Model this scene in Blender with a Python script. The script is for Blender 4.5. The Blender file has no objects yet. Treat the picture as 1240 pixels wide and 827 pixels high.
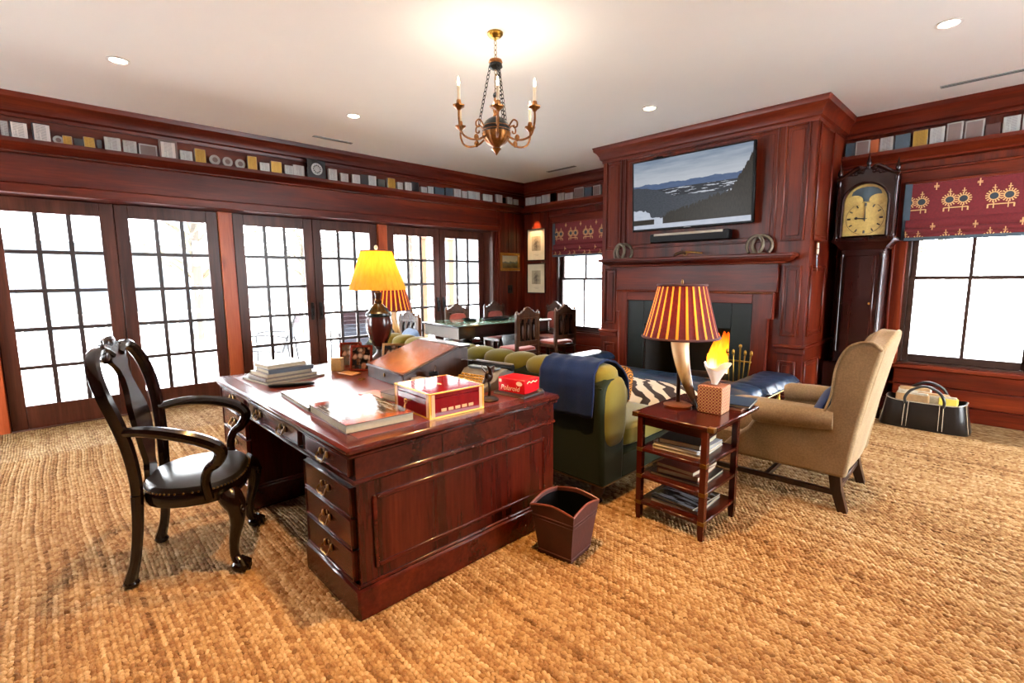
import bpy, math, random
from mathutils import Vector, Matrix, Euler
random.seed(7)
PI = math.pi
SC = bpy.context.scene
COL = SC.collection

# ------------------------------------------------------------------ camera, world, exposure
cam_data = bpy.data.cameras.new('camera')
cam = bpy.data.objects.new('camera', cam_data)
COL.objects.link(cam)
cam_data.sensor_width = 36.0
cam_data.lens = 591.17 / 1240.0 * 36.0
cam_data.clip_start = 0.02
cam_data.clip_end = 300
_y, _p, _r = (math.radians(a) for a in (46.046, 7.501, -0.398))
_fw = Vector((-math.sin(_y) * math.cos(_p), math.cos(_y) * math.cos(_p), -math.sin(_p)))
_rt = Vector((math.cos(_y), math.sin(_y), 0))
_up = _rt.cross(_fw)
_rt, _up = _rt * math.cos(_r) + _up * math.sin(_r), _up * math.cos(_r) - _rt * math.sin(_r)
cam.matrix_world = Matrix(((_rt.x, _up.x, -_fw.x, 0), (_rt.y, _up.y, -_fw.y, 0), (_rt.z, _up.z, -_fw.z, 1.5), (0, 0, 0, 1)))
SC.camera = cam

world = bpy.data.worlds.new('overcast')
SC.world = world
world.use_nodes = True
_bg = world.node_tree.nodes['Background']
_bg.inputs['Color'].default_value = (0.93, 0.97, 1.0, 1)
_bg.inputs['Strength'].default_value = 22.0

SC.view_settings.view_transform = 'Standard'
SC.view_settings.look = 'None'
SC.view_settings.gamma = 1.0
SC.view_settings.use_curve_mapping = False
SC.view_settings.exposure = 1.2
SC.cycles.max_bounces = 10
SC.cycles.diffuse_bounces = 5
SC.cycles.transparent_max_bounces = 12
SC.cycles.caustics_reflective = False
SC.cycles.caustics_refractive = False
SC.cycles.sample_clamp_indirect = 6.0

# ------------------------------------------------------------------ material helpers
def lin(h):
    h = h.lstrip('#')
    o = []
    for i in (0, 2, 4):
        c = int(h[i:i + 2], 16) / 255.0
        o.append(c / 12.92 if c <= 0.04045 else ((c + 0.055) / 1.055) ** 2.4)
    return (o[0], o[1], o[2], 1.0)

class S:
    """a socket with arithmetic"""
    def __init__(s, g, sock): s.g = g; s.k = sock
    def _m(s, op, *a): return s.g.math(op, s, *a)
    def __add__(s, o): return s._m('ADD', o)
    def __radd__(s, o): return s.g.math('ADD', o, s)
    def __sub__(s, o): return s._m('SUBTRACT', o)
    def __rsub__(s, o): return s.g.math('SUBTRACT', o, s)
    def __mul__(s, o): return s._m('MULTIPLY', o)
    def __rmul__(s, o): return s.g.math('MULTIPLY', o, s)
    def __truediv__(s, o): return s._m('DIVIDE', o)
    def gt(s, o): return s._m('GREATER_THAN', o)
    def lt(s, o): return s._m('LESS_THAN', o)
    def fract(s): return s._m('FRACT')
    def floor(s): return s._m('FLOOR')
    def sin(s): return s._m('SINE')
    def abs(s): return s._m('ABSOLUTE')
    def sqrt(s): return s._m('SQRT')
    def max(s, o): return s._m('MAXIMUM', o)
    def min(s, o): return s._m('MINIMUM', o)
    def mod(s, o): return s._m('FLOORED_MODULO', o)

class G:
    """one material's node graph"""
    def __init__(s, name):
        s.mat = bpy.data.materials.new(name)
        s.mat.use_nodes = True
        s.t = s.mat.node_tree
        s.n = s.t.nodes
        s.bsdf = s.n['Principled BSDF']
        s.out = s.n['Material Output']
        s._tc = None
    def put(s, sock, v):
        if isinstance(v, S): s.t.links.new(v.k, sock)
        elif isinstance(v, bpy.types.NodeSocket): s.t.links.new(v, sock)
        else:
            try: sock.default_value = v
            except Exception: sock.default_value = v[:3]
    def math(s, op, *a):
        n = s.n.new('ShaderNodeMath'); n.operation = op
        for i, v in enumerate(a): s.put(n.inputs[i], v)
        return S(s, n.outputs[0])
    def co(s, kind='Object'):
        if s._tc is None: s._tc = s.n.new('ShaderNodeTexCoord')
        return s._tc.outputs[kind]
    def xyz(s, kind='Object'):
        n = s.n.new('ShaderNodeSeparateXYZ'); s.t.links.new(s.co(kind), n.inputs[0])
        return [S(s, n.outputs[i]) for i in range(3)]
    def vec(s, x, y, z=0.0):
        n = s.n.new('ShaderNodeCombineXYZ')
        for i, v in enumerate((x, y, z)): s.put(n.inputs[i], v)
        return n.outputs[0]
    def scaled(s, sc, kind='Object'):
        n = s.n.new('ShaderNodeMapping'); s.t.links.new(s.co(kind), n.inputs[0]); n.inputs['Scale'].default_value = sc
        return n.outputs[0]
    def noise(s, v, scale=1.0, detail=3.0, rough=0.5, dist=0.0):
        n = s.n.new('ShaderNodeTexNoise'); s.t.links.new(v.k if isinstance(v, S) else v, n.inputs['Vector'])
        n.inputs['Scale'].default_value = scale; n.inputs['Detail'].default_value = detail
        n.inputs['Roughness'].default_value = rough; n.inputs['Distortion'].default_value = dist
        return S(s, n.outputs[0])
    def white(s, v):
        n = s.n.new('ShaderNodeTexWhiteNoise'); n.noise_dimensions = '3D'; s.t.links.new(v, n.inputs['Vector'])
        return S(s, n.outputs['Value'])
    def voronoi(s, v, scale, out='Distance'):
        n = s.n.new('ShaderNodeTexVoronoi'); s.t.links.new(v, n.inputs['Vector']); n.inputs['Scale'].default_value = scale
        return n.outputs[out]
    def ramp(s, f, stops, mode='LINEAR'):
        n = s.n.new('ShaderNodeValToRGB'); s.put(n.inputs[0], f); n.color_ramp.interpolation = mode
        e = n.color_ramp.elements
        while len(e) < len(stops): e.new(0.5)
        for i, (p, c) in enumerate(stops):
            e[i].position = p; e[i].color = lin(c) if isinstance(c, str) else c
        return n.outputs[0]
    def mix(s, f, a, b):
        n = s.n.new('ShaderNodeMix'); n.data_type = 'RGBA'
        s.put(n.inputs[0], f)
        for i, v in ((6, a), (7, b)): s.put(n.inputs[i], lin(v) if isinstance(v, str) else v)
        return n.outputs[2]
    def bump(s, h, strength=0.3, dist=0.01):
        n = s.n.new('ShaderNodeBump'); n.inputs['Strength'].default_value = strength; n.inputs['Distance'].default_value = dist
        s.put(n.inputs['Height'], h)
        s.t.links.new(n.outputs[0], s.bsdf.inputs['Normal'])
        return n
    def rand(s):
        n = s.n.new('ShaderNodeObjectInfo'); return S(s, n.outputs['Random'])
    def done(s, color=None, rough=0.5, metal=0.0, spec=None, **kw):
        if color is not None: s.put(s.bsdf.inputs['Base Color'], lin(color) if isinstance(color, str) else color)
        s.put(s.bsdf.inputs['Roughness'], rough); s.bsdf.inputs['Metallic'].default_value = metal
        if spec is not None: s.bsdf.inputs['Specular IOR Level'].default_value = spec
        for k, v in kw.items(): s.put(s.bsdf.inputs[k.replace('_', ' ')], v)
        return s.mat

def plain(name, color, rough=0.5, metal=0.0, var=0.12, scale=8.0, spec=None, bump=0.0):
    g = G(name)
    c = lin(color)
    n = g.noise(g.co(), scale, 4.0, 0.6)
    d = tuple(max(0, x * (1 - var)) for x in c[:3]) + (1,)
    l = tuple(min(1, x * (1 + var)) for x in c[:3]) + (1,)
    col = g.ramp(n, [(0.3, d), (0.7, l)])
    if bump: g.bump(g.noise(g.co(), scale * 12, 3.0), bump, 0.004)
    return g.done(col, rough, metal, spec)

def wood(name, dark, mid, light, axis='Z', rough=0.32, knots=0.0, fine=1.0, coat=0.0, scale=1.0):
    """long grain along the given axis, knots as darker round spots"""
    g = G(name)
    st = {'X': (0.5, 7, 7), 'Y': (7, 0.5, 7), 'Z': (7, 7, 0.5)}[axis]
    v = g.scaled(tuple(a * scale for a in st))
    big = g.noise(v, 1.0, 5.0, 0.6, 0.6)
    fi = g.noise(g.scaled(tuple(a * 9 * fine * scale for a in st)), 1.0, 3.0, 0.6)
    f = big * 0.75 + fi * 0.25
    col = g.ramp(f, [(0.3, dark), (0.5, mid), (0.72, light)])
    if knots:
        ks = {'X': (1.1, 3.2, 3.2), 'Y': (3.2, 1.1, 3.2), 'Z': (3.2, 3.2, 1.1)}[axis]
        d = S(g, g.voronoi(g.scaled(ks), 1.0)) + (fi - 0.5) * 0.12
        k = (1.0 - d * (1.0 / 0.14)).max(0.0) * knots
        col = g.mix(k, col, dark)
    r = g.rand()
    hs = g.n.new('ShaderNodeHueSaturation'); g.t.links.new(col, hs.inputs['Color'])
    g.put(hs.inputs['Value'], r * 0.22 + 0.89)
    g.bump(fi, 0.06, 0.003)
    m = g.done(hs.outputs[0], rough, spec=0.22)
    if coat:
        g.bsdf.inputs['Coat Weight'].default_value = coat
        g.bsdf.inputs['Coat Roughness'].default_value = 0.12
    return m

def fabric(name, a, b, scale=260.0, rough=0.9, sheen=0.3, big=3.0):
    g = G(name)
    x, y, z = g.xyz()
    w = g.noise(g.co(), scale, 2.0, 0.7)
    n = g.noise(g.co(), big, 3.0)
    col = g.mix(w * 0.6 + n * 0.4, a, b)
    g.bump(w, 0.35, 0.002)
    m = g.done(col, rough, spec=0.2)
    g.bsdf.inputs['Sheen Weight'].default_value = sheen
    g.bsdf.inputs['Sheen Roughness'].default_value = 0.4
    return m

def leather(name, a, b, rough=0.35, scale=160.0, big=4.0):
    g = G(name)
    n = g.noise(g.co(), big, 4.0, 0.6)
    col = g.mix(n, a, b)
    v = S(g, g.voronoi(g.co(), scale))
    g.bump(v, 0.18, 0.002)
    return g.done(col, rough)

def emis(name, color, strength):
    g = G(name)
    g.bsdf.inputs['Emission Color'].default_value = lin(color)
    g.bsdf.inputs['Emission Strength'].default_value = strength
    return g.done(color, 0.5)

# ------------------------------------------------------------------ mesh helpers
class MB:
    def __init__(s): s.v = []; s.f = []
    def add(s, vs, fs):
        o = len(s.v); s.v += [tuple(p) for p in vs]; s.f += [tuple(i + o for i in f) for f in fs]; return s
    def box(s, x0, x1, y0, y1, z0, z1, c=0.0):
        x0, x1 = min(x0, x1), max(x0, x1); y0, y1 = min(y0, y1), max(y0, y1); z0, z1 = min(z0, z1), max(z0, z1)
        c = min(c, (x1 - x0) * .45, (y1 - y0) * .45, (z1 - z0) * .45)
        if c <= 0:
            v = [(x, y, z) for x in (x0, x1) for y in (y0, y1) for z in (z0, z1)]
            return s.add(v, [(0, 1, 3, 2), (4, 6, 7, 5), (0, 4, 5, 1), (2, 3, 7, 6), (0, 2, 6, 4), (1, 5, 7, 3)])
        v = []; idx = {}
        X = (x0, x1); Y = (y0, y1); Z = (z0, z1)
        for i in (0, 1):
            for j in (0, 1):
                for k in (0, 1):
                    sx, sy, sz = (1 - 2 * i) * c, (1 - 2 * j) * c, (1 - 2 * k) * c
                    idx[i, j, k, 0] = len(v); v.append((X[i], Y[j] + sy, Z[k] + sz))
                    idx[i, j, k, 1] = len(v); v.append((X[i] + sx, Y[j], Z[k] + sz))
                    idx[i, j, k, 2] = len(v); v.append((X[i] + sx, Y[j] + sy, Z[k]))
        f = []
        for a in (0, 1):
            f.append([idx[a, 0, 0, 0], idx[a, 0, 1, 0], idx[a, 1, 1, 0], idx[a, 1, 0, 0]][::1 if a == 0 else -1])
            f.append([idx[0, a, 0, 1], idx[1, a, 0, 1], idx[1, a, 1, 1], idx[0, a, 1, 1]][::1 if a == 0 else -1])
            f.append([idx[0, 0, a, 2], idx[0, 1, a, 2], idx[1, 1, a, 2], idx[1, 0, a, 2]][::1 if a == 0 else -1])
        for a in (0, 1):
            for b in (0, 1):
                f.append([idx[a, b, 0, 0], idx[a, b, 1, 0], idx[a, b, 1, 1], idx[a, b, 0, 1]])
                f.append([idx[a, 0, b, 0], idx[a, 1, b, 0], idx[a, 1, b, 2], idx[a, 0, b, 2]])
                f.append([idx[0, a, b, 1], idx[1, a, b, 1], idx[1, a, b, 2], idx[0, a, b, 2]])
                for k in (0, 1): f.append([idx[a, b, k, 0], idx[a, b, k, 1], idx[a, b, k, 2]])
        # fix winding outward
        cx, cy, cz = (x0 + x1) / 2, (y0 + y1) / 2, (z0 + z1) / 2
        ff = []
        for q in f:
            A, B, C_ = (Vector(v[q[i]]) for i in (0, 1, 2))
            n = (B - A).cross(C_ - A); m = (A + B + C_) / 3 - Vector((cx, cy, cz))
            ff.append(q if n.dot(m) > 0 else q[::-1])
        return s.add(v, ff)
    def xf(s, mat, start=0):
        s.v[start:] = [tuple(mat @ Vector(p)) for p in s.v[start:]]; return s
    def ring(s, rings, caps=True, closed=True):
        """loft rings of equal length"""
        n = len(rings[0]); o = len(s.v)
        for r in rings: s.v += [tuple(p) for p in r]
        for i in range(len(rings) - 1):
            for j in range(n if closed else n - 1):
                k = (j + 1) % n
                s.f.append((o + i * n + j, o + i * n + k, o + (i + 1) * n + k, o + (i + 1) * n + j))
        if caps:
            s.f.append(tuple(o + j for j in range(n - 1, -1, -1)))
            s.f.append(tuple(o + (len(rings) - 1) * n + j for j in range(n)))
        return s
    def lathe(s, prof, n=24, c=(0, 0, 0), rmod=None):
        rings = []
        for r, z in prof:
            rings.append([(c[0] + max(r, 1e-4) * (rmod(2 * PI * j / n, z) if rmod else 1) * math.cos(2 * PI * j / n),
                           c[1] + max(r, 1e-4) * (rmod(2 * PI * j / n, z) if rmod else 1) * math.sin(2 * PI * j / n), c[2] + z) for j in range(n)])
        return s.ring(rings)
    def tube(s, pts, r, n=8, flat=1.0):
        P = [Vector(p) for p in pts]; rings = []
        R = r if isinstance(r, (list, tuple)) else [r] * len(P)
        t0 = (P[1] - P[0]).normalized()
        a = Vector((0, 0, 1)) if abs(t0.z) < 0.9 else Vector((1, 0, 0))
        u = t0.cross(a).normalized()
        for i, p in enumerate(P):
            t = (P[min(i + 1, len(P) - 1)] - P[max(i - 1, 0)]).normalized()
            u = (u - t * u.dot(t)).normalized(); w = t.cross(u)
            rings.append([p + (u * math.cos(2 * PI * j / n) + w * math.sin(2 * PI * j / n) * flat) * R[i] for j in range(n)])
        return s.ring(rings)
    def prism(s, out, lo, hi, plane='xz'):
        def P(a, b, h):
            return {'xy': (a, b, h), 'xz': (a, h, b), 'yz': (h, a, b)}[plane]
        n = len(out); o = len(s.v)
        s.v += [P(a, b, lo) for a, b in out] + [P(a, b, hi) for a, b in out]
        s.f.append(tuple(o + i for i in range(n - 1, -1, -1))); s.f.append(tuple(o + n + i for i in range(n)))
        for i in range(n): s.f.append((o + i, o + (i + 1) % n, o + n + (i + 1) % n, o + n + i))
        return s
    def grid(s, fn, nu, nv, wrap=False):
        o = len(s.v)
        for i in range(nu + 1):
            for j in range(nv + 1): s.v.append(tuple(fn(i / nu, j / nv)))
        for i in range(nu):
            for j in range(nv):
                a = o + i * (nv + 1) + j; s.f.append((a, a + nv + 1, a + nv + 2, a + 1))
        return s
    def blob(s, c, r, e1=1.0, e2=1.0, nu=12, nv=20, fn=None):
        """superellipsoid: e below 1 squares it off"""
        def pw(v, e): return math.copysign(abs(v) ** e, v)
        rings = []
        for i in range(nu + 1):
            ph = -PI / 2 + PI * i / nu
            ph = max(-PI / 2 + 1e-3, min(PI / 2 - 1e-3, ph))
            ring = []
            for j in range(nv):
                th = 2 * PI * j / nv
                p = Vector((r[0] * pw(math.cos(ph), e1) * pw(math.cos(th), e2), r[1] * pw(math.cos(ph), e1) * pw(math.sin(th), e2), r[2] * pw(math.sin(ph), e1)))
                if fn: p = fn(p)
                ring.append(p + Vector(c))
            rings.append(ring)
        return s.ring(rings)
    def mesh(s, name, mat):
        me = bpy.data.meshes.new(name)
        me.from_pydata(s.v, [], s.f); me.validate(); 
        import bmesh
        b = bmesh.new(); b.from_mesh(me); bmesh.ops.recalc_face_normals(b, faces=b.faces); b.to_mesh(me); b.free()
        me.shade_smooth(); me.set_sharp_from_angle(angle=math.radians(38))
        me.materials.append(mat)
        return me
    def build(s, name, mat, parent=None, world=False, loc=None, rot=None, bevel=0.0, sub=0, solid=0.0):
        if world and parent is not None:
            L = parent.location
            s.v = [(a - L.x, b - L.y, c - L.z) for a, b, c in s.v]
        o = bpy.data.objects.new(name, s.mesh(name, mat)); COL.objects.link(o)
        if parent is not None: o.parent = parent
        if loc: o.location = loc
        if rot: o.rotation_euler = rot
        if solid:
            m = o.modifiers.new('thick', 'SOLIDIFY'); m.thickness = solid; m.offset = 0
        if bevel:
            m = o.modifiers.new('edge', 'BEVEL'); m.width = bevel; m.segments = 3; m.limit_method = 'ANGLE'; m.angle_limit = math.radians(40)
            m.harden_normals = False
        if sub:
            m = o.modifiers.new('sub', 'SUBSURF'); m.levels = sub; m.render_levels = sub
        return o

def tag(o, label=None, cat=None, group=None, kind=None):
    if label: o['label'] = label
    if cat: o['category'] = cat
    if group: o['group'] = group
    if kind: o['kind'] = kind
    return o

def thing(name, label, cat, loc=(0, 0, 0), rotz=0.0, group=None):
    o = bpy.data.objects.new(name, None); COL.objects.link(o)
    o.empty_display_size = 0.05
    o.location = loc; o.rotation_euler = (0, 0, rotz)
    return tag(o, label, cat, group)

def struct(name, mb, mat, label, **kw):
    return tag(mb.build(name, mat, **kw), label, None, None, 'structure')

def copy_tree(o, parent=None, loc=None, rotz=None, label=None):
    c = o.copy(); COL.objects.link(c); c.parent = parent
    if loc is not None: c.location = loc
    if rotz is not None: c.rotation_euler = (0, 0, rotz)
    if label: c['label'] = label
    for ch in list(o.children): copy_tree(ch, c)
    return c

def inst(o, parent, loc=None, rot=None):
    """another object with the same mesh"""
    c = bpy.data.objects.new(o.name.split('.')[0], o.data); COL.objects.link(c); c.parent = parent
    for m in o.modifiers:
        k = c.modifiers.new(m.name, m.type)
        for a in ('width', 'segments', 'limit_method', 'angle_limit', 'levels', 'render_levels', 'thickness', 'offset'):
            if hasattr(m, a): setattr(k, a, getattr(m, a))
    if loc is not None: c.location = loc
    if rot is not None: c.rotation_euler = rot
    return c

def arc(cx, cy, r, a0, a1, n): return [(cx + r * math.cos(math.radians(a0 + (a1 - a0) * i / n)), cy + r * math.sin(math.radians(a0 + (a1 - a0) * i / n))) for i in range(n + 1)]

def smooth_path(pts, n=6):
    """Catmull-Rom through 3D points"""
    P = [Vector(p) for p in pts]; P = [P[0] * 2 - P[1]] + P + [P[-1] * 2 - P[-2]]
    out = []
    for i in range(1, len(P) - 2):
        for k in range(n):
            t = k / n; a, b, c, d = P[i - 1:i + 3]
            out.append(0.5 * ((2 * b) + (c - a) * t + (2 * a - 5 * b + 4 * c - d) * t * t + (3 * b - 3 * c + d - a) * t ** 3))
    out.append(P[-2]); return out
# ------------------------------------------------------------------ shared materials
W_D, W_M, W_L = '#220703', '#501709', '#722c13'
wood_x = wood('cherry_panel_x', W_D, W_M, W_L, 'X', 0.33, 0.9)
wood_y = wood('cherry_panel_y', W_D, W_M, W_L, 'Y', 0.33, 0.9)
wood_z = wood('cherry_panel_z', W_D, W_M, W_L, 'Z', 0.33, 0.9)
post_wood = wood('post_wood', '#6b2413', '#a04a28', '#b86038', 'Z', 0.35, 0.9)
door_wood = wood('door_wood', '#24110c', '#472419', '#5e3324', 'Z', 0.35)
door_wood_y = wood('door_wood_rail', '#24110c', '#472419', '#5e3324', 'Y', 0.35)
muntin_m = plain('muntin_dark', '#2a1a15', 0.4)
brass = plain('brass', '#94712f', 0.3, 1.0, 0.1, 20)
old_brass = plain('aged_brass', '#7a5a2c', 0.35, 1.0, 0.25, 30)
gilt = plain('gilt', '#7a4a1c', 0.4, 0.75, 0.4, 60)
iron = plain('dark_iron', '#1b1917', 0.45, 0.6)
black_plastic = plain('black_plastic', '#050506', 0.4, spec=.12)
white_paint = plain('white_trim', '#e9e6df', 0.4, 0, 0.03)
mahog_x = wood('mahogany_x', '#1c0502', '#3a0e06', '#521a0b', 'X', 0.25, 0, 1.0, 0.25)
mahog_y = wood('mahogany_y', '#1c0502', '#3a0e06', '#521a0b', 'Y', 0.25, 0, 1.0, 0.25)
mahog_z = wood('mahogany_z', '#1c0502', '#3a0e06', '#521a0b', 'Z', 0.25, 0, 1.0, 0.25)
dark_wood = wood('dark_carved_wood', '#140a07', '#2b160e', '#3f2416', 'Z', 0.35, 0, 1.0, 0.2, 2.0)
paper_m = plain('page_edges', '#9c9078', 0.8, 0, 0.08, 60)

def glass_mat():
    g = G('pane_glass')
    tr = g.n.new('ShaderNodeBsdfTransparent'); gl = g.n.new('ShaderNodeBsdfGlossy')
    gl.inputs['Roughness'].default_value = 0.02
    fr = g.n.new('ShaderNodeFresnel'); fr.inputs['IOR'].default_value = 1.45
    mx = g.n.new('ShaderNodeMixShader')
    g.t.links.new(fr.outputs[0], mx.inputs[0]); g.t.links.new(tr.outputs[0], mx.inputs[1]); g.t.links.new(gl.outputs[0], mx.inputs[2])
    g.t.links.new(mx.outputs[0], g.out.inputs[0])
    return g.mat
pane_glass = glass_mat()

def jute():
    g = G('woven_jute')
    x, y, z = g.xyz()
    wob = g.noise(g.co(), 2.2, 2.0)
    fine = g.noise(g.co(), 26.0, 2.0)
    yy = y + (wob - 0.5) * 0.05 + (fine - 0.5) * 0.006
    t = yy / 0.019
    row = t.floor(); fy = t.fract() - 0.5
    par = row.mod(2.0) * 2.0 - 1.0
    s = x / 0.0245 + row * 0.37 + fy * par * 0.9 + (wob - 0.5) * 1.5
    cell = s.floor(); fx = s.fract() - 0.5
    h = (1.0 - fy * fy * 4.0) * (1.0 - fx * fx * 3.2)
    w = g.white(g.vec(row, cell, 3.0))
    band = g.noise(g.scaled((0.45, 16.0, 1.0)), 1.0, 4.0, 0.65)
    blot = g.noise(g.co(), 1.6, 3.0)
    fib = g.noise(g.scaled((90.0, 260.0, 90.0)), 1.0, 2.0)
    f = w * 0.26 + band * 0.38 + blot * 0.16 + fib * 0.20
    col = g.ramp(f, [(0.26, '#43290f'), (0.42, '#7e5a36'), (0.58, '#9f8058'), (0.78, '#bea480')])
    g.bump(h + fib * 0.25, 1.0, 0.014)
    return g.done(col, 0.95, spec=0.1)
jute_m = jute()

ceil_m = plain('ceiling_paint', '#f6f4ef', 0.9, 0, 0.01, 2.0)

XL, YB, ZC = -6.6, 6.7, 3.2
XR, YF = 2.9, -2.9

# ------------------------------------------------------------------ floor, ceiling
floor = struct('floor', MB().box(-6.95, XR, YF, YB + .05, -.12, 0), jute_m, 'golden woven jute carpet covering the whole floor')
def strand_mat():
    g = G('jute_strands')
    n = g.n.new('ShaderNodeAttribute'); n.attribute_name = 'shade'
    a = S(g, n.outputs['Fac'])
    fib = g.noise(g.scaled((140.0, 320.0, 140.0)), 1.0, 2.0)
    blot = g.noise(g.co(), 1.6, 3.0)
    col = g.ramp(a * 0.62 + blot * 0.16 + fib * 0.22, [(0.26, '#43290f'), (0.42, '#7e5a36'), (0.58, '#9f8058'), (0.78, '#bea480')])
    g.bump(fib, 0.5, 0.004)
    return g.done(col, 0.95, spec=0.1)
def weave_strands():
    """the knotted strands of the carpet, each a small raised dome, over the stretch near enough to tell them apart"""
    import numpy as np
    R = np.random.default_rng(5)
    P, Q = .019, .0245
    ys = np.arange(-.7, 6.0, P); xs = np.arange(-5.7, 1.6, Q)
    J, I = np.meshgrid(np.arange(len(ys)), np.arange(len(xs)), indexing='ij')
    rowsh = R.random(len(ys)); rowsh = .5 * rowsh + .5 * np.convolve(R.random(len(ys) + 4), np.ones(5) / 5, 'valid')
    X = xs[I] + (J % 2) * Q * .5 + R.normal(0, .0022, I.shape)
    wob = .012 * np.sin(X * 2.1 + 1.3) + .006 * np.sin(X * 5.3 + .5)
    Y = ys[J] + wob + R.normal(0, .0014, I.shape)
    dep = -X * .72 + Y * .69
    keep = (dep > .95) & (dep < 4.9)
    for (a, b, c, d) in ((-3.9, -1.95, .95, 2.15), (-4.75, -1.85, 2.55, 3.4)): keep &= ~((X > a) & (X < b) & (Y > c) & (Y < d))
    X, Y, J = X[keep], Y[keep], J[keep]; n = len(X)
    seg = .5 + .5 * np.sin(X * 3.1 + J * 1.7)
    sh = np.clip(.30 * R.random(n) + .42 * rowsh[J] + .13 * seg + .08, 0, 1)
    ang = np.where(J % 2 == 0, 1, -1) * np.radians(24) + R.normal(0, .12, n)
    L = .0150 * (1 + R.normal(0, .1, n)); W = .0098 * (1 + R.normal(0, .08, n)); H = .0095 * (1 + R.normal(0, .22, n))
    U = np.array([-1, -.72, 0, .72, 1]); V = np.array([-1, -.55, .55, 1])
    uu, vv = np.meshgrid(U, V, indexing='ij'); uu, vv = uu.ravel(), vv.ravel()
    bx = uu[None] * np.sqrt(np.clip(1 - .45 * vv ** 2, 0, 1))[None] * L[:, None]; by = vv[None] * np.sqrt(np.clip(1 - .45 * uu ** 2, 0, 1))[None] * W[:, None]
    hz = (np.clip(1 - uu ** 2, 0, 1) ** .55 * np.clip(1 - vv ** 2, 0, 1) ** .55)[None] * H[:, None] - .0008
    c, s = np.cos(ang)[:, None], np.sin(ang)[:, None]
    co = np.stack([X[:, None] + bx * c - by * s, Y[:, None] + bx * s + by * c, hz], -1).reshape(-1, 3)
    f = np.array([[i * 4 + j, (i + 1) * 4 + j, (i + 1) * 4 + j + 1, i * 4 + j + 1] for i in range(4) for j in range(3)])
    F = (f[None] + (np.arange(n) * 20)[:, None, None]).reshape(-1)
    me = bpy.data.meshes.new('carpet_strands')
    nf = len(F) // 4
    me.vertices.add(len(co)); me.vertices.foreach_set('co', co.astype(np.float32).ravel())
    me.loops.add(len(F)); me.loops.foreach_set('vertex_index', F.astype(np.int32))
    me.polygons.add(nf); me.polygons.foreach_set('loop_start', np.arange(0, nf * 4, 4, dtype=np.int32))
    me.update(calc_edges=True)
    at = me.attributes.new('shade', 'FLOAT', 'POINT'); at.data.foreach_set('value', np.repeat(sh, 20).astype(np.float32))
    me.shade_smooth(); me.materials.append(strand_mat())
    o = bpy.data.objects.new('carpet_strands', me); COL.objects.link(o); o.parent = floor; o['kind'] = 'stuff'
    print('strands', n)
weave_strands()
ceiling = struct('ceiling', MB().box(-6.95, XR, YF, YB + .25, ZC, ZC + .15), ceil_m, 'plain off-white plaster ceiling')

# ------------------------------------------------------------------ left wall with three glazed double doors
DOORS = [-2.445, -0.32, 1.805, 3.93]           # y where each pair starts; a pair is 1.96 wide
DW = 1.96; DT = 2.31; XD = -6.83
mb = MB()
mb.box(-6.95, XL, YF, YB, DT, ZC)              # wall above the doors
mb.box(-6.95, XL, 5.93, YB, 0, DT)             # pier beside the last door
mb.box(-6.95, XL, YF, DOORS[0] - .02, 0, DT)
wall_left = struct('wall_left', mb, wood_y, 'red-brown panelled timber wall with glazed doors')
MB().box(XL - .02, -6.535, YF, 5.95, DT + .09, 2.67, .006).build('header_board', wood_y, wall_left)
MB().box(XL - .02, -6.515, YF, 5.97, DT, DT + .09, .008).build('header_strip', wood_y, wall_left)
MB().box(XL - .02, -6.52, YF, 5.96, 2.67, 2.70, .008).build('header_bead', wood_y, wall_left)
for i in range(3):
    y0 = DOORS[i] + DW + .005
    MB().box(-6.88, -6.805, y0, DOORS[i + 1] - .005, 0, DT, .006).build('door_post', post_wood, wall_left)
MB().box(-6.88, XL + .005, 5.895, 5.935, 0, DT, .004).build('reveal', door_wood, wall_left)
for k, (a, b, d) in enumerate(((5.945, 5.985, .035), (5.99, 6.035, .055), (6.04, 6.06, .03))):
    MB().box(XL - .01, XL + d, a, b, 0, DT + .1, .006).build('casing', wood_z, wall_left)
for k in range(3):     # vertical boards on the pier
    a = 6.075 + k * .205
    MB().box(XL - .01, XL + .012, a, a + .2, .16, 2.66, .005).build('panel', wood_z, wall_left)
# cornice shelf and crown, swept along left and back walls
def sweep_y(prof, y0, y1): return MB().prism([(x, z) for x, z in prof], y0, y1, 'xz')
LEDGE = [(0, 2.66), (.07, 2.67), (.075, 2.69), (.10, 2.695), (.135, 2.73), (.165, 2.735), (.18, 2.75), (.18, 2.785), (0, 2.785)]
CROWN = [(0, 3.0), (.02, 3.0), (.025, 3.03), (.05, 3.045), (.06, 3.09), (.085, 3.13), (.115, 3.155), (.12, 3.185), (.125, 3.2), (0, 3.2)]
sweep_y([(XL + a, b) for a, b in LEDGE], YF, YB - .17).build('display_ledge', wood_y, wall_left)
sweep_y([(XL + a, b) for a, b in CROWN], YF, YB).build('crown_moulding', wood_y, wall_left)
MB().box(XL - .01, XL + .02, 5.95, YB, 0, .14, .006).build('baseboard', wood_y, wall_left)

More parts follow.
